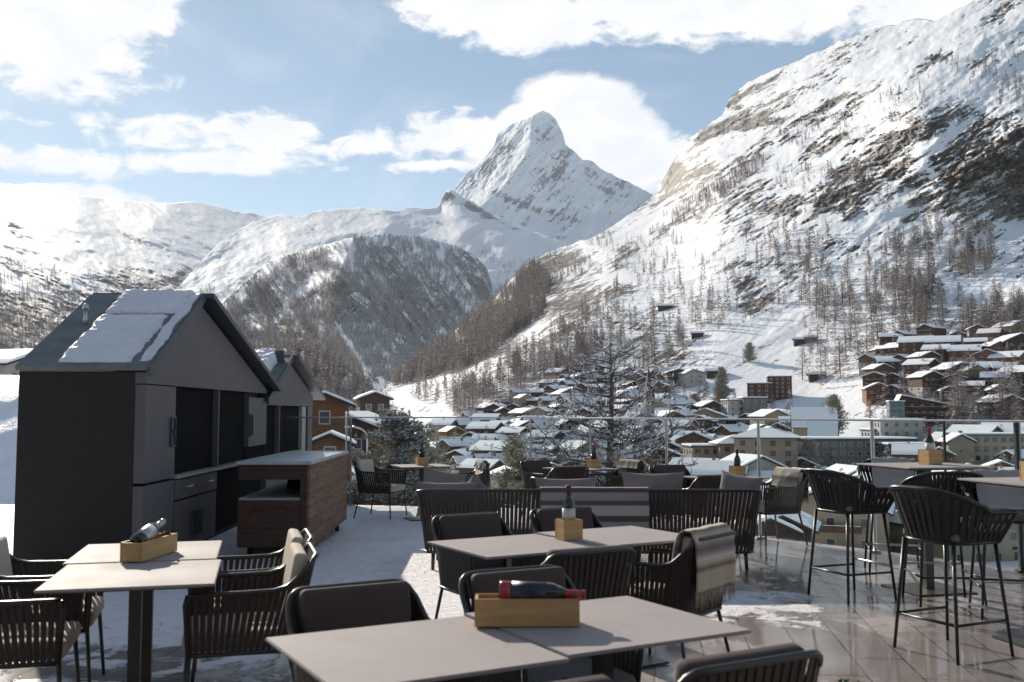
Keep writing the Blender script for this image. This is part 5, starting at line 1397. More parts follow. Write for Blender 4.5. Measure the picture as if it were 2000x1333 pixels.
def block(w, l, floors, cols, mat, roof='hip', name='apartment_block', shut=None, flat_snow=.5, fh=2.9, cols_side=3, base=8.0):
    r = empty(name); h = floors * fh
    bxo('wall', mat, r, (0, 0, (h - base) / 2), (w, l, h + base))
    if roof == 'hip':
        rh = 2.6; ov = 1.0
        vs = [(-w / 2 - ov, -l / 2 - ov, h), (w / 2 + ov, -l / 2 - ov, h), (w / 2 + ov, l / 2 + ov, h), (-w / 2 - ov, l / 2 + ov, h)]
        a = max(0, w / 2 - l / 2)
        def hip(z, e, hh):
            v = [(x - math.copysign(e, x), y - math.copysign(e, y), z) for x, y, _ in vs]; v += [(x, y, z + .25) for x, y, _ in v[:4]]; v += [(-a - .2, 0, z + hh), (a + .2, 0, z + hh)]
            return v, [(3, 2, 1, 0), (0, 1, 5, 4), (1, 2, 6, 5), (2, 3, 7, 6), (3, 0, 4, 7), (4, 5, 9, 8), (5, 6, 9), (6, 7, 8, 9), (7, 4, 8)]
        m_ = MB(); m_.add(*hip(h, 0, rh)); rf = m_.build('roof', eave_m, r)
        m_ = MB(); m_.add(*hip(h + .28, .08, rh + .2)); m_.build('roof_snow', snow_far, rf)
        m_ = MB(); m_.box((w * .15, 0, h + rh + .3), (1, .9, 2.2)); m_.build('chimney', wall_grey, rf)
    else:
        m_ = MB(); m_.box((0, 0, h + .2), (w + .8, l + .8, .4)); rf = m_.build('roof', eave_m, r)
        m_ = MB(); m_.box((0, 0, h + .4 + flat_snow / 2), (w + .6, l + .6, flat_snow)); m_.build('roof_snow', snow_far, rf)
    for j in range(floors):
        z = 1.5 + j * fh
        for q in range(cols):
            x = (q + .5) / cols * (w - .8) - (w - .8) / 2; ww = min(1.5, w / cols * .62)
            fm = bxo('window', shut or win_frame, r, (x, -l / 2 - .03, z), (ww, .10, 1.5)); bxo('pane', win_m, fm, (x, -l / 2 - .06, z), (ww * .72, .10, 1.2))
        for q in range(cols_side):
            y = (q + .5) / cols_side * (l - 1) - (l - 1) / 2
            bxo('window', win_m, r, (-w / 2 - .03, y, z), (.10, 1.1, 1.3))
    return r

# ---- named buildings: (proto builder result, u, v_base, rotation deg, scale, label, category, layer)
def setb(r, u, v, rz, label, cat='chalet', lay=None, grp='houses of the village', sc=1.0, d=None, dz=0.0):
    lay = lay or LA
    if d is None:
        P_, ok = lay.pos([u], [v]); p = P_[0]
    else: p = at(u, v, d)
    r.location = (float(p[0]), float(p[1]), float(p[2]) + dz); r.rotation_euler = (0, 0, R(rz)); r.scale = (sc, sc, sc)
    return tag(r, label, cat, grp)
named = []
def nb(*a, **k): named.append((a[1], a[2])); return setb(*a, **k)

# near foreground below the terrace
nb(house(15, 17, 6.5, 24, wall_cream, wall_cream, 0, ((5.0, 3), (2.0, 3)), ((4.6, .55), (1.6, .55)), side_w=(2, 3)), 1632, 1068, -22, 'cream chalet with two balconies seen between the legs of the farther bar stool', d=150, dz=-.5)
nb(house(12, 14, 8, 26, wall_white, wall_white, 0, ((2, 3), (5, 3)), side_w=(3, 3), name='chalet'), 1742, 1066, 20, 'grey white house with green shutters right of the cream chalet', d=165)
nb(house(11, 15, 9, 24, wall_dark, wall_white, 0, ((1.6, 1), (4.4, 1), (7.2, 1)), side_w=(3, 3)), 1590, 1008, 12, 'white gabled house with a column of small windows left of the stool', d=200, dz=-3)
nb(house(17, 14, 8, 22, wall_dark, wall_dark, 0, ((2, 4), (5, 4)), side_w=(2, 3)), 1535, 1020, 30, 'long black timber house below the striped throw at the glass', d=205, dz=-5)
nb(house(6, 7, 3.0, 24, wall_dark, wall_dark, 0, ((1.4, 1),)), 1536, 1060, -20, 'small dark snow topped shed at the terrace edge behind the stool', 'hut', d=120, dz=-1)
nb(house(6, 7, 2.6, 24, wall_dark, wall_dark, 0, ((1.4, 1),)), 1497, 1052, -8, 'lowest little snow roof peeping over the terrace edge', 'hut', d=120, dz=-1.4)
nb(house(6, 8, 3, 22, wall_wood, wall_wood, 0, ((1.4, 1),)), 1566, 1015, -25, 'small shed roof between black house and white gable', 'hut', d=160)
nb(house(12, 13, 6, 24, wall_wood, wall_wood, 0, ((2, 3), (4.6, 3)), ((4.4, .8),)), 1552, 952, 0, 'brown chalet directly right of the striped throw at the glass', d=300)
nb(house(14, 15, 6, 22, wall_cream, wall_cream, 0, ((2, 4), (4.8, 3))), 1860, 1075, 15, 'cream house low down behind the nearest stool', d=150, dz=-2)
nb(block(22, 11, 2, 7, wall_white, 'flat'), 1960, 1100, 8, 'low white flat roofed building under the nearest bar table', 'building', d=150, dz=-3)
nb(house(16, 14, 5, 20, wall_white, wall_white, 0, ((2, 3),), side_w=(1, 4)), 1900, 985, -12, 'wide snow roof seen between bar tables', d=230, dz=-2)
# middle right
nb(block(46, 14, 4, 16, wall_grey, 'flat', 'long_hotel', shut=win_frame), 1638, 928, 4, 'long grey hotel of many windows with a snowy flat roof right of centre', 'hotel', d=330, dz=0)
nb(block(18, 13, 4, 4, wall_pink, 'hip', shut=wall_wood), 1497, 932, -16, 'beige apartment house with hipped snow roof and brown shutters beside the long hotel', 'apartment house', d=300)
nb(block(12, 12, 3, 3, wall_pink, 'hip', shut=wall_wood), 1436, 922, 0, 'small beige house with snow roof left of the hipped apartment house', 'apartment house', d=315)
nb(block(15, 12, 3, 5, wall_pink, 'flat', shut=wall_wood), 1388, 926, 4, 'beige balconied house above the bottle right of centre', 'apartment house', d=320)
nb(house(15, 12, 5, 22, wall_white, wall_white, 0, ((2, 3),)), 1462, 952, 20, 'low white house with big twin snow roof behind the far right table', d=265)
nb(house(13, 14, 4, 22, wall_wood, wall_dark, 2, ((1.6, 3),), side_w=(1, 3)), 1405, 955, 70, 'broad snow roof just left of the bottle on the far right table', d=262)
nb(house(17, 22, 10, 48, wall_cream, wall_cream, 0, ((2, 2), (5, 2)), chim=1), 1590, 850, 76, 'tall church like hall with a steep plain snow roof', 'hall', d=400, dz=-4, sc=.75)
nb(house(17, 12, 7, 48, wall_cream, wall_cream, 0, ((2, 2), (5, 2)), chim=0), 1608, 868, 70, 'lower steep snow roof joined below the tall hall', 'hall', d=375, dz=-5, sc=.8)
nb(block(15, 12, 4, 3, wall_wood, 'flat', 'timber_block'), 1485, 786, -20, 'reddish timber block with snow cap on the upper meadow', 'apartment block', sc=.85)
nb(block(16, 12, 5, 4, wall_wood, 'flat', 'timber_block'), 1522, 778, -10, 'taller red brown balconied block right of the reddish one', 'apartment block', sc=.8)
nb(block(14, 12, 4, 3, wall_white, 'flat'), 1440, 826, 6, 'pale concrete apartment block with brown balconies above the beige houses', 'apartment block', sc=.95)
nb(block(12, 12, 4, 3, wall_grey, 'flat'), 1470, 824, 0, 'grey modern block beside the concrete apartments', 'apartment block')
nb(house(20, 16, 6, 20, wall_white, wall_cream, 0, ((2, 4), (4.8, 4)), ((2.6, .9), (5.2, .9))), 1380, 838, -16, 'broad balconied chalet hotel with low snow roof right of the glass post', 'chalet hotel', sc=1.0)
nb(house(15, 12, 5, 20, wall_white, wall_orange, 0, ((2, 2),)), 1318, 806, 6, 'orange brown chalet with white middle strip above the glass rail', sc=.95)
nb(house(13, 12, 7, 18, wall_white, wall_white, 0, ((2, 2), (5, 2)), asym=-.3), 1352, 752, 12, 'white and brown villa high on the meadow edge', 'villa')
nb(house(15, 12, 7, 16, wall_wood, wall_wood, 0, ((2, 3), (5, 3))), 1322, 750, 4, 'brown villa attached left of the white one', 'villa')
# right hill
hg = house(27, 14, 9.5, 21, wall_wood, wall_wood, 0, ((1.5, 8), (4.4, 8), (7.3, 8), (10.1, 6)), ((4.2, .96), (7.1, .96), (9.9, .9)), ov=1.0, asym=-.8, name='hill_hotel')
nb(hg, 1808, 838, -14, 'large brown hotel with glazed balcony bays and slanting snow roof', 'hotel', d=425, sc=.95)
nb(block(7, 12, 4, 2, M('teal_glass_wall', (.10, .19, .20), (.07, .13, .14), scale=.4, rough=.2), 'flat', 'glass_tower', shut=win_m), 1750, 832, -14, 'narrow teal glass stair tower at the hotel left corner', 'tower', d=420, sc=.85)
RH = [(1715, 742, 13, 'honey chalet under snow at the left of the hill hotel', wall_orange, 10), (1712, 782, 14, 'honey chalet with snowy gable below the hill hotel', wall_orange, -10), (1755, 700, 16, 'long brown chalet with white balcony rail on the hill', wall_wood, 20), (1790, 690, 18, 'dark chalet at the top row of the hill', wall_wood, 60),
      (1842, 690, 18, 'sunlit snow roof chalet leading the top row of the hill', wall_dark, 65), (1885, 708, 16, 'orange fronted chalet right of the top row', wall_orange, 62), (1740, 728, 15, 'brown chalet with many dormers left of centre on the hill', wall_wood, 75), (1800, 735, 14, 'chalet with tall snow roof behind the hill hotel', wall_wood, 40),
      (1862, 745, 17, 'black gabled chalet right behind the hill hotel', wall_dark, 10), (1925, 742, 14, 'dark chalet stepping down to the right of the hill', wall_dark, 70), (1945, 762, 12, 'small dark barn below the right chalets', wall_dark, 60), (1972, 722, 15, 'chalet with two sunlit roofs near the right edge', wall_orange, 40),
      (1992, 752, 15, 'brown chalet cut by the right edge', wall_wood, 30), (1978, 690, 20, 'big dark chalet with balconies high at the right edge', wall_dark, 0), (1955, 812, 15, 'little brown chalet with arched gable above the right glass post', wall_wood, 10), (1830, 705, 13, 'chalet squeezed in the middle of the hill cluster', wall_wood, 55)]
for (u, v, w, lb, mt_, rz) in RH:
    nb(house(w * .82, w * .9, 5.5, 23, wall_white if 'orange' in lb else mt_, mt_, 2.2, ((3.6, 3), (1.2, 2)), ((3.2, .8),), side_w=(2, 3)), u, v, rz, lb)
nb(block(14, 11, 4, 4, wall_white, 'flat'), 1752, 888, -4, 'pale apartment block behind the red topped bottle', 'apartment block', d=345)
nb(block(12, 10, 3, 3, wall_white, 'flat'), 1725, 890, 0, 'small white block left of the red topped bottle', 'apartment block', d=350)
nb(block(14, 10, 2, 5, M('blue_glass', (.16, .20, .24), (.10, .13, .17), scale=.5, rough=.2), 'flat', 'glass_pavilion', shut=win_m), 1768, 905, 0, 'low glass fronted pavilion behind the red topped bottle', 'pavilion', d=320)
nb(block(30, 12, 3, 10, wall_cream, 'flat', 'long_block', shut=balc_m), 1950, 902, 4, 'long cream building with balconies behind the right glass', 'hotel', d=330)
nb(house(14, 14, 5, 24, wall_grey, wall_dark, 3, ((2, 3),)), 1905, 880, 40, 'dark roofed chalet over the long cream building', d=345)
nb(house(13, 14, 5, 24, wall_grey, wall_dark, 3, ((2, 3),)), 1965, 872, 55, 'dark gable rising behind the long cream building at right', d=355)
nb(house(11, 12, 5, 24, wall_wood, wall_wood, 0, ((2, 2),)), 1860, 890, 30, 'brown house between pavilion and long cream building', d=350)
nb(house(8, 6, 5, 26, wall_cream, wall_cream, 0, ((2, 1),)), 1870, 893, 0, 'small cream tower house behind the right glass', d=320)
# church spire in the old village
r = empty('church_tower'); bxo('wall', wall_grey, r, (0, 0, 2), (4, 4, 24))
m_ = MB(); m_.add([(-2.3, -2.3, 14), (2.3, -2.3, 14), (2.3, 2.3, 14), (-2.3, 2.3, 14), (0, 0, 29)], [(3, 2, 1, 0), (0, 1, 4), (1, 2, 4), (2, 3, 4), (3, 0, 4)]); m_.build('spire', eave_m, r)
bxo('clock_face', win_frame, r, (0, -2.05, 11), (1.6, .1, 1.6))
nb(r, 1268, 835, 10, 'church tower with dark pointed spire right of the bare larch', 'church tower', d=470)
# old barns high up on the slope and scattered cabins
for (u, v, w, lb) in ((1362, 660, 9, 'tiny dark barn alone on the snow above the villas'), (1565, 672, 10, 'small stone barn among larches on the slope'), (1584, 668, 8, 'second small barn close right of the stone one'), (1300, 605, 14, 'long dark shed roof on the rocky terrace of the slope'), (1398, 735, 12, 'brown shed with flat snow cap beside the villas'), (1595, 742, 9, 'dark hut behind the larch row at the snowy knoll')):
    nb(house(w * .6, w, 3, 22, wall_dark, wall_dark, 0, ((1.4, 2),), chim=0), u, v, 80, lb, 'barn', grp='barns on the slope')

# ---- repeated chalets filling the village
proto_h = [house(11, 12, 5.2, 23, wall_white, wall_wood, 2.4, ((3.9, 3), (1.2, 2)), ((3.5, .85),), side_w=(1, 2)),
           house(13, 14, 7.8, 22, wall_white, wall_wood, 2.6, ((6.4, 3), (3.9, 4), (1.2, 3)), ((3.5, .9), (6.2, .8)), side_w=(2, 2)),
           house(10, 11, 5.0, 24, wall_dark, wall_dark, 0, ((3.6, 2), (1.2, 2)), (), side_w=(1, 2)),
           house(13, 13, 8.0, 24, wall_white, wall_orange, 5.2, ((6.6, 2), (4.0, 3), (1.2, 3)), ((6.2, .6),), side_w=(2, 2)),
           house(12, 15, 8.2, 25, wall_cream, wall_cream, 0, ((6.6, 2), (4.0, 3), (1.2, 3)), ((3.8, .6),), side_w=(2, 3)),
           house(7, 8, 3.2, 22, wall_dark, wall_wood, 1, ((1.9, 1),), (), chim=0)]
desc = ['brown chalet on white base', 'tall brown balconied chalet', 'dark timber chalet', 'white house with honey gable', 'cream plastered house', 'small timber barn']
zones = [  # polygon, spacing px, orientation
    ([(862, 862), (930, 820), (1000, 788), (1110, 762), (1230, 770), (1300, 800), (1350, 815), (1360, 900), (1300, 930), (1050, 935), (900, 930)], 21),
    ([(1300, 815), (1560, 830), (1560, 880), (1340, 905)], 27),
    ([(880, 930), (1400, 935), (1500, 960), (1500, 1000), (1000, 990), (900, 960)], 46),
    ([(1560, 935), (2000, 920), (2000, 1010), (1640, 1010)], 52),
    ([(1690, 720), (1760, 660), (1990, 665), (2000, 790), (1890, 790), (1700, 770)], 34),
    ([(1080, 790), (1300, 790), (1340, 815), (1330, 880), (1060, 880)], 17),
    ([(1100, 735), (1290, 745), (1290, 775), (1060, 775)], 18),
]
lm = [(1193, 800, 'the bare larch trunk'), (1268, 800, 'the church spire'), (1037, 860, 'the second glass post'), (1490, 880, 'the fifth glass post'), (1313, 870, 'the fourth glass post'), (1105, 985, 'the bottle on the middle table'),
      (830, 890, 'the far left table'), (1150, 890, 'the bottle by the larch'), (940, 850, 'the snowfield at the valley mouth'), (1590, 850, 'the steep roofed hall'), (1400, 800, 'the broad balconied chalet hotel'), (1795, 870, 'the red topped bottle'), (1638, 930, 'the long grey hotel'), (1240, 740, 'the rocky bluff'), (1430, 890, 'the bottle on the far right table'),
      (1660, 990, 'the farther bar stool'), (1900, 960, 'the nearer bar table'), (1808, 790, 'the brown hill hotel'), (1930, 700, 'the top hill row'), (1010, 910, 'the dark fir by the glass'), (1100, 760, 'the old upper lane'), (1200, 930, 'the far table by the larch')]
rngv = random.Random(12); placed = list(named); spots_h = []
for zi, (poly, sp_) in enumerate(zones):
    p_ = np.array(poly); lo, hi = p_.min(0), p_.max(0); tries = 0
    while tries < 2600:
        tries += 1
        u = rngv.uniform(lo[0], hi[0]); v = rngv.uniform(lo[1], hi[1])
        if not inpoly(np.array([u]), np.array([v]), poly)[0]: continue
        if any(((u - a) / sp_) ** 2 + ((v - b_) / (sp_ * .52)) ** 2 < 1 for a, b_ in placed): continue
        placed.append((u, v)); spots_h.append((u, v, zi))
firsth = [True] * 6; used_labels = {}
ordn = ['nearest', 'second nearest', 'third nearest', 'fourth nearest', 'fifth nearest', 'sixth nearest', 'seventh nearest', 'eighth nearest', 'ninth nearest', 'tenth nearest']
info = []
for (u, v, zi) in spots_h:
    k = rngv.choices(range(6), (6, 4, 6, 3.2, 1.6, 2))[0]
    n_, lu, lv, nm = min(((math.hypot((u - a), (v - b_) * 1.6)), a, b_, c) for a, b_, c in lm)
    dx, dy = u - lu, (v - lv) * 1.6
    dr = ('right of' if dx > 0 else 'left of') if abs(dx) > abs(dy) else ('below' if dy > 0 else 'above')
    info.append([u, v, k, nm, dr, n_])
for it in info:
    rank = sorted([q[5] for q in info if q[2] == it[2] and q[3] == it[3] and q[4] == it[4]]).index(it[5])
    o = proto_h[it[2]] if firsth[it[2]] else copy_tree(proto_h[it[2]]); firsth[it[2]] = False
    P_, ok = LA.pos([it[0]], [it[1]]); q = P_[0]
    base_r = rngv.choice([-62, -58, -70, 20, 28, -20, 62, 70]) if it[0] < 1250 else rngv.choice([-25, -15, 60, 70, -65, 10])
    o.location = (float(q[0]), float(q[1]), float(q[2]) + .3); o.rotation_euler = (0, 0, R(base_r + rngv.uniform(-9, 9)))
    s_ = rngv.uniform(.68, .95); o.scale = (s_ * rngv.uniform(.92, 1.12), s_, s_)
    lb = f"{ordn[min(rank, 9)]} {desc[it[2]]} {it[4]} {it[3]}"
    tag(o, lb, 'barn' if it[2] == 5 else 'chalet', 'houses of the village')
for k in range(6):
    if firsth[k]:
        for c in list(proto_h[k].children_recursive): bpy.data.objects.remove(c)
        bpy.data.objects.remove(proto_h[k])

# ---------------------------------------------------------------- near chalets left
nc1 = house(5.2, 7, 5.2, 20, wall_grey, wall_orange, 1.6, ((3.9, 1),), (), ov=.9, chim=0, snow=.28, base=5)
tag(nc1, 'honey timber chalet with snowy gable right beside the second hut', 'chalet', 'houses of the village'); p = at(636, 880, 52); nc1.location = (p[0], p[1], p[2] - .2); nc1.rotation_euler = (0, 0, R(8)); nc1.scale = (.44, .44, .49)
nc2 = house(4.5, 5, 2.0, 20, wall_orange, wall_orange, 0, ((1.2, 1),), (), ov=.6, chim=0, snow=.25, base=4)
tag(nc2, 'low timber annex with rounded snow roof below the honey chalet', 'hut', 'houses of the village'); p = at(646, 905, 44); nc2.location = (p[0], p[1], p[2] - .1); nc2.rotation_euler = (0, 0, R(8)); nc2.scale = (.40, .40, .46)
nc3 = house(9, 8, 4.2, 18, wall_wood, wall_wood, 0, ((2, 2),), (), ov=1, chim=0, snow=.3, base=6)
tag(nc3, 'brown roofed building sloping down behind the honey chalet', 'house', 'houses of the village'); p = at(695, 880, 80); nc3.location = (p[0], p[1], p[2] - .6); nc3.rotation_euler = (0, 0, R(-14)); nc3.scale = (.55, .55, .6)
nc4 = house(12, 13, 4.0, 17, wall_white, wall_white, 0, ((1.9, 5),), (), ov=1.4, chim=1, snow=.5, base=6)
tag(nc4, 'white house with heavy snow roof on the slope left of the large hut', 'house', 'houses of the village'); p = at(2, 762, 100); nc4.location = (p[0], p[1], p[2]); nc4.rotation_euler = (0, 0, R(74)); nc4.scale = (.62, .62, .62)
nc5 = house(7, 8, 4, 20, wall_dark, wall_dark, 0, ((2, 2),), (), chim=0)
nb(nc5, 728, 812, 15, 'dark little roof showing between honey chalet and pine', lay=LN, d=240)

# wooden fence at far left
fr_ = empty('wooden_fence', (-12.7, 24.5, gz(-12.7, 24.5)), R(-18), 'weathered wooden rail fence in the snow left of the large hut', 'fence')
fw = M('weathered_wood', (.12, .10, .09), (.07, .06, .055), scale=8, rough=.85)
for k in range(7): bxo('post', fw, fr_, (-3 + k * 1.1, 0, .2), (.09, .09, .9))
for z in (.25, .58): bxo('rail', fw, fr_, (.2, -.07, z), (7.4, .04, .10)); bxo('rail_snow', snow_far, fr_, (.2, -.07, z + .065), (7.3, .045, .03))
# street lamp
p = at(717, 900, 30); sl_ = empty('street_lamp', (p[0], p[1], 0), 0, 'curved grey street lamp behind the bar cart by the pine', 'street lamp')
m_ = MB(); zt = EYE - (838 - 805) / F * 30
m_.tube([(0, 0, -3.5), (0, 0, zt - .30), (-.04, 0, zt - .12), (-.16, 0, zt), (-.34, 0, zt + .06), (-.45, 0, zt + .07)], .028, 8); m_.build('pole', steel, sl_)
m_ = MB(); m_.box((-.56, 0, zt + .06), (.26, .10, .05), bev=.015); m_.build('lamp_head', steel, sl_)
p = at(676, 900, 24); ps = empty('steel_pole', (p[0], p[1], 0), 0, 'thin upright steel pole beside the honey chalet', 'pole')
m_ = MB(); m_.tube([(0, 0, -2.5), (0, 0, 1.45)], .018, 8); m_.build('shaft', steel, ps); m_ = MB(); m_.lathe([(.03, 1.44), (.03, 1.49), (.005, 1.51)], 8); m_.build('cap', steel, ps)

# ---------------------------------------------------------------- near trees
needle_m = tree_mat('pine_needles_near', (.33, .32, .25), (.50, .52, .56), (.38, .32, .25), .0)
twig_snow = M('twig_snow', (.72, .74, .79), (.62, .65, .70), scale=20, rough=.8)
def bushy_pine(name, label, loc, H, Rw, n, seed, snowf=.35, cat='pine tree', zlow=.05, leaf=.11):
    rg = np.random.RandomState(seed)
    root = empty(name, loc, 0, label, cat)
    tr = MB(); tr.tube([(0, 0, -.5), (.03, 0, H * .5), (0, .02, H * .96)], [.09 * H / 4, .06 * H / 4, .01], 8)
    nb_ = int(46 * H / 4 + 20); V = []; Fc = []; VS = []; FS = []
    br = MB()
    for i in range(nb_):
        z = H * (zlow + (.95 - zlow) * (i + rg.rand()) / nb_); f = z / H
        L = Rw * (math.sin(min(1, (1 - f) * 1.25 + .05) * math.pi / 2) ** .9) * (.55 + .6 * rg.rand())
        th = rg.rand() * 6.283; c, s_ = math.cos(th), math.sin(th); up = .10 + .35 * f
        pts = [Vector((0, 0, z)), Vector((c * L * .5, s_ * L * .5, z + L * up * .35)), Vector((c * L, s_ * L, z + L * up))]
        br.tube(pts, [.022 * H / 4, .012 * H / 4, .004], 4, caps=False)
        m_ = int(n / nb_ * (.4 + L / Rw))
        for k in range(m_):
            q = .25 + .78 * rg.rand(); p0 = pts[0].lerp(pts[1], q * 2) if q < .5 else pts[1].lerp(pts[2], min(1, (q - .5) * 2))
            sp_ = .16 * Rw * (.5 + rg.rand()); off = Vector(rg.randn(3)) * sp_ * .7; off.z *= .55
            p = p0 + off
            for w in range(3):
                d = Vector((c * .5, s_ * .5, .35)) + Vector(rg.randn(3)) * .75; d.normalize(); sd = d.cross(Vector(rg.randn(3))).normalized() * leaf * .16
                l_ = leaf * (.6 + .7 * rg.rand()); k0 = len(V)
                V += [p - sd, p + sd, p + d * l_]; Fc.append((k0, k0 + 1, k0 + 2))
            if rg.rand() < snowf:
                k0 = len(VS); r_ = leaf * (.22 + .32 * rg.rand()); a = rg.rand() * 3; zz = p + Vector((0, 0, leaf * .12))
                VS += [zz + Vector((r_ * math.cos(a + j * 1.57) * (1.2 if j % 2 else .6), r_ * math.sin(a + j * 1.57) * (1.2 if j % 2 else .6), -.01 * (j % 2) + rg.rand() * .015)) for j in range(4)] + [zz + Vector((0, 0, leaf * .22))]
                FS += [(k0, k0 + 1, k0 + 4), (k0 + 1, k0 + 2, k0 + 4), (k0 + 2, k0 + 3, k0 + 4), (k0 + 3, k0, k0 + 4)]
    tr.build('trunk', bark_m, root); br.build('branches', bark_m, root)
    cr = link_mesh('crown', V, Fc, needle_m, root)
    a = cr.data.attributes.new('tint', 'FLOAT', 'POINT'); a.data.foreach_set('value', np.repeat(rg.rand(len(Fc)), 3).astype(np.float32))
    if VS: link_mesh('crown_snow', VS, FS, twig_snow, root)
    return root
bushy_pine('pine_tree', 'snow dusted bushy pine standing right of the bar cart beyond the terrace', (-2.15, 18.6, -.9), 2.45, .85, 5200, 1, 1.3, leaf=.10)
bushy_pine('pine_shrub', 'low snowy pine shrub under the far left table', (-1.45, 17.4, -.9), 1.25, 1.05, 5200, 2, .55, 'shrub', leaf=.10)
bushy_pine('pine_shrub', 'snowy shrub at the foot of the pine by the lone armchair', (-2.6, 17.0, -.7), .95, .75, 2600, 3, .45, 'shrub', leaf=.09)
bushy_pine('fir_tree', 'dark fir beside the far armchair left of the larch table', (.15, 24.5, -2.6), 3.6, .75, 4200, 4, .18, 'fir tree', leaf=.14)
bushy_pine('pine_tree', 'dark pine behind the snow dusted one, towards the village', (-2.9, 34, -4.2), 4.6, 1.3, 3600, 5, .12, leaf=.2)
def big_fir(u, v, d, H, label, seed, w=.26):
    p = at(u, v, d); return bushy_pine('fir_tree', label, (p[0], p[1], p[2] - .5), H, H * w, 2600, seed, .16, 'fir tree', leaf=H * .05)
big_fir(1582, 925, 300, 11, 'dark fir standing in front of the long grey hotel', 11, .30)
big_fir(1464, 706, 650, 13, 'lone dark pine on the open snow above the upper meadow', 12, .35)
big_fir(1358, 812, 560, 13, 'dark conifer between orange chalet and villas', 13, .4)
big_fir(1410, 800, 540, 24, 'tall reddish conifer on the upper meadow', 14, .16)
big_fir(1630, 850, 400, 17, 'dark conifer behind the steep roofed hall', 15, .30)

# the big bare larch
lp = at(1193, 905, 42.0)
root = empty('bare_larch', (lp[0], lp[1], -9.0), 0, 'big bare spreading larch with snow lined branches in the centre of the village view', 'larch tree')
zt = at(1193, 672, 42.0)[2] + 9.0
rg = np.random.RandomState(77)
tr = MB(); tr.tube([(0, 0, -.5), (.05, 0, zt * .3), (-.05, .05, zt * .6), (.06, 0, zt * .85), (0, 0, zt)], [.26, .22, .16, .09, .02], 8)
lim = MB(); V = []; Fc = []; VS = []; FS = []
def twig(p, d, L, r_, lev):
    pts = [p]; dd = d.copy(); n = 5 if lev < 2 else 3
    for k in range(n):
        dd = (dd + Vector(rg.randn(3)) * (.13 if lev == 0 else .25) + Vector((0, 0, .10 if lev == 0 else .04))).normalized(); pts.append(pts[-1] + dd * L / n)
    if lev < 2: lim.tube(pts, [r_ * (1 - .8 * i / n) for i in range(n + 1)], 5 if lev == 0 else 4, caps=False)
    else:
        for i in range(n):
            s_ = dd.cross(Vector((0, 0, 1))).normalized() * r_; k0 = len(V); V.extend([pts[i] - s_ * .8, pts[i] + s_ * .8, pts[i + 1] + Vector((0, 0, r_))]); Fc.append((k0, k0 + 1, k0 + 2))
    # snow on top
    for i in range(n):
        if rg.rand() < (.62 if lev == 0 else .30):
            s_ = (pts[i + 1] - pts[i]).cross(Vector((0, 0, 1)));
            if s_.length < 1e-4: continue
            s_.normalize(); w = (r_ * (1 - .6 * i / n) * 1.0 + .010); hh = .03 if lev == 0 else .018; z_ = Vector((0, 0, r_ * (1 - .8 * i / n) * .9)); k0 = len(VS)
            a, b_ = pts[i] + z_, pts[i + 1] + z_ * .8
            VS.extend([a - s_ * w, a + s_ * w, a + Vector((0, 0, hh)), b_ - s_ * w * .8, b_ + s_ * w * .8, b_ + Vector((0, 0, hh))]); FS.extend([(k0, k0 + 2, k0 + 5, k0 + 3), (k0 + 2, k0 + 1, k0 + 4, k0 + 5), (k0, k0 + 3, k0 + 4, k0 + 1)])
    if lev < 2:
        m_ = (11 if lev == 0 else 5); m_ = int(m_ * (.6 + L / 5)) if lev == 0 else m_
        for k in range(m_):
            f = .15 + .85 * rg.rand(); i = min(n - 1, int(f * n)); q = pts[i].lerp(pts[i + 1], f * n - i)
            side = Vector(rg.randn(3)); side.z *= .35; nd = (dd * .7 + side.normalized() * .8).normalized()
            twig(q, nd, L * (.30 if lev == 0 else .42) * (.5 + rg.rand()), max(.020, r_ * .4), lev + 1)
NB = 92
for i in range(NB):
    f = .12 + .86 * (i + rg.rand()) / NB; z = zt * f
    L = (6.3 * (1 - f) ** .56 + .15) * min(1, .5 + f) * (.62 + .5 * rg.rand())
    th = rg.rand() * 6.283; d = Vector((math.cos(th), math.sin(th), -.10 + .25 * rg.rand()))
    twig(Vector((0, 0, z)), d, L, .032 + .06 * (1 - f), 0)
tr.build('trunk', bark_m, root); lim.build('branches', bark_m, root)
tw_m = M('larch_bare_twigs', (.10, .07, .055), (.07, .05, .04), scale=4, rough=.9)
link_mesh('twigs', V, Fc, tw_m, root); link_mesh('branch_snow', VS, FS, twig_snow, root)

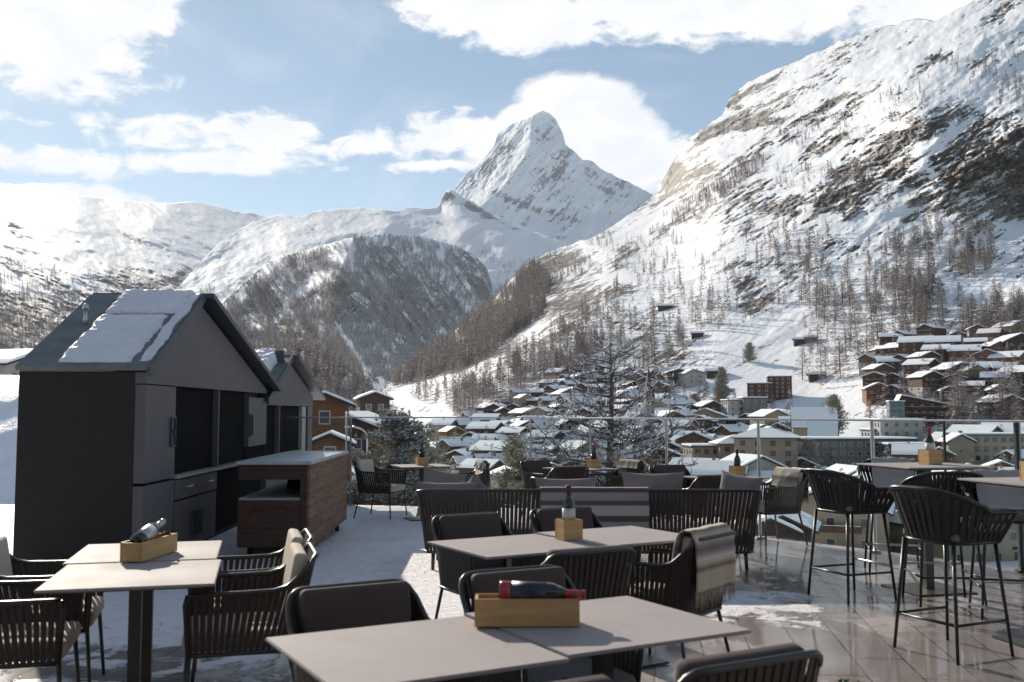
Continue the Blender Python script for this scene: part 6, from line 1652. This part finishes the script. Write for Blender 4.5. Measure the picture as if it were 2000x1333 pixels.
# ---------------------------------------------------------------- unseen restaurant front, added behind the camera to block sky light
rb = empty('restaurant_sky_blocker', (0, -9.5, 0), 0, 'unseen dark timber restaurant front added behind the camera to block sky light', 'restaurant')
bxo('wall', wall_dark, rb, (0, 0, 2.2), (30, 5, 5.2))
for k in range(8):
    w_ = bxo('window', win_frame, rb, (-12.2 + 3.5 * k, 2.53, 1.6), (2.6, .10, 2.4)); bxo('pane', win_m, w_, (-12.2 + 3.5 * k, 2.60, 1.6), (2.4, .06, 2.2))
rf = bxo('roof', eave_m, rb, (0, .8, 4.98), (31.5, 7.2, .30)); bxo('roof_snow', snow_far, rf, (0, .8, 5.31), (31.2, 7.0, .35))

# plant tip at the lower edge
p = onz(1648, 1330, .35)
pl = empty('potted_plant', (p[0] + .02, p[1] - .02, 0), 0, 'green plant tip just showing at the bottom edge right of the slatted chair', 'plant')
m_ = MB(); m_.lathe([(.05, 0), (.07, .12), (.075, .13), (.02, .13)], 14); m_.build('pot', dark_steel, pl)
leaf_m = M('green_leaves', (.06, .16, .03), (.03, .09, .02), scale=30, rough=.6); V = []; Fc = []
for k in range(160):
    a = rg.rand() * 6.28; r_ = .045 * rg.rand(); z = .13 + .21 * rg.rand(); k0 = len(V); d = Vector(rg.randn(3)) * .012
    b0 = Vector((r_ * math.cos(a), r_ * math.sin(a), z)); V += [b0, b0 + d + Vector((0, 0, .02)), b0 + Vector((math.cos(a) * .02, math.sin(a) * .02, .012))]; Fc.append((k0, k0 + 1, k0 + 2))
link_mesh('leaves', V, Fc, leaf_m, pl); m_ = MB(); m_.tube([(0, 0, .12), (0, 0, .33)], .004, 5); m_.build('stem', leaf_m, pl)
# ---------------------------------------------------------------- air
if HAZE > 0:
    hm = bpy.data.materials.new('haze_air'); hm.use_nodes = True; hn = hm.node_tree; hn.nodes.clear()
    pv = hn.nodes.new('ShaderNodeVolumePrincipled'); pv.inputs['Density'].default_value = HAZE; pv.inputs['Color'].default_value = (.86, .91, 1.0, 1); pv.inputs['Anisotropy'].default_value = 0.0
    ho = hn.nodes.new('ShaderNodeOutputMaterial'); hn.links.new(pv.outputs[0], ho.inputs['Volume'])
    m_ = MB(); m_.box((0, 14000, 1450), (34000, 34000, 3190)); h_ = m_.build('haze', hm); tag(h_, kind='stuff')
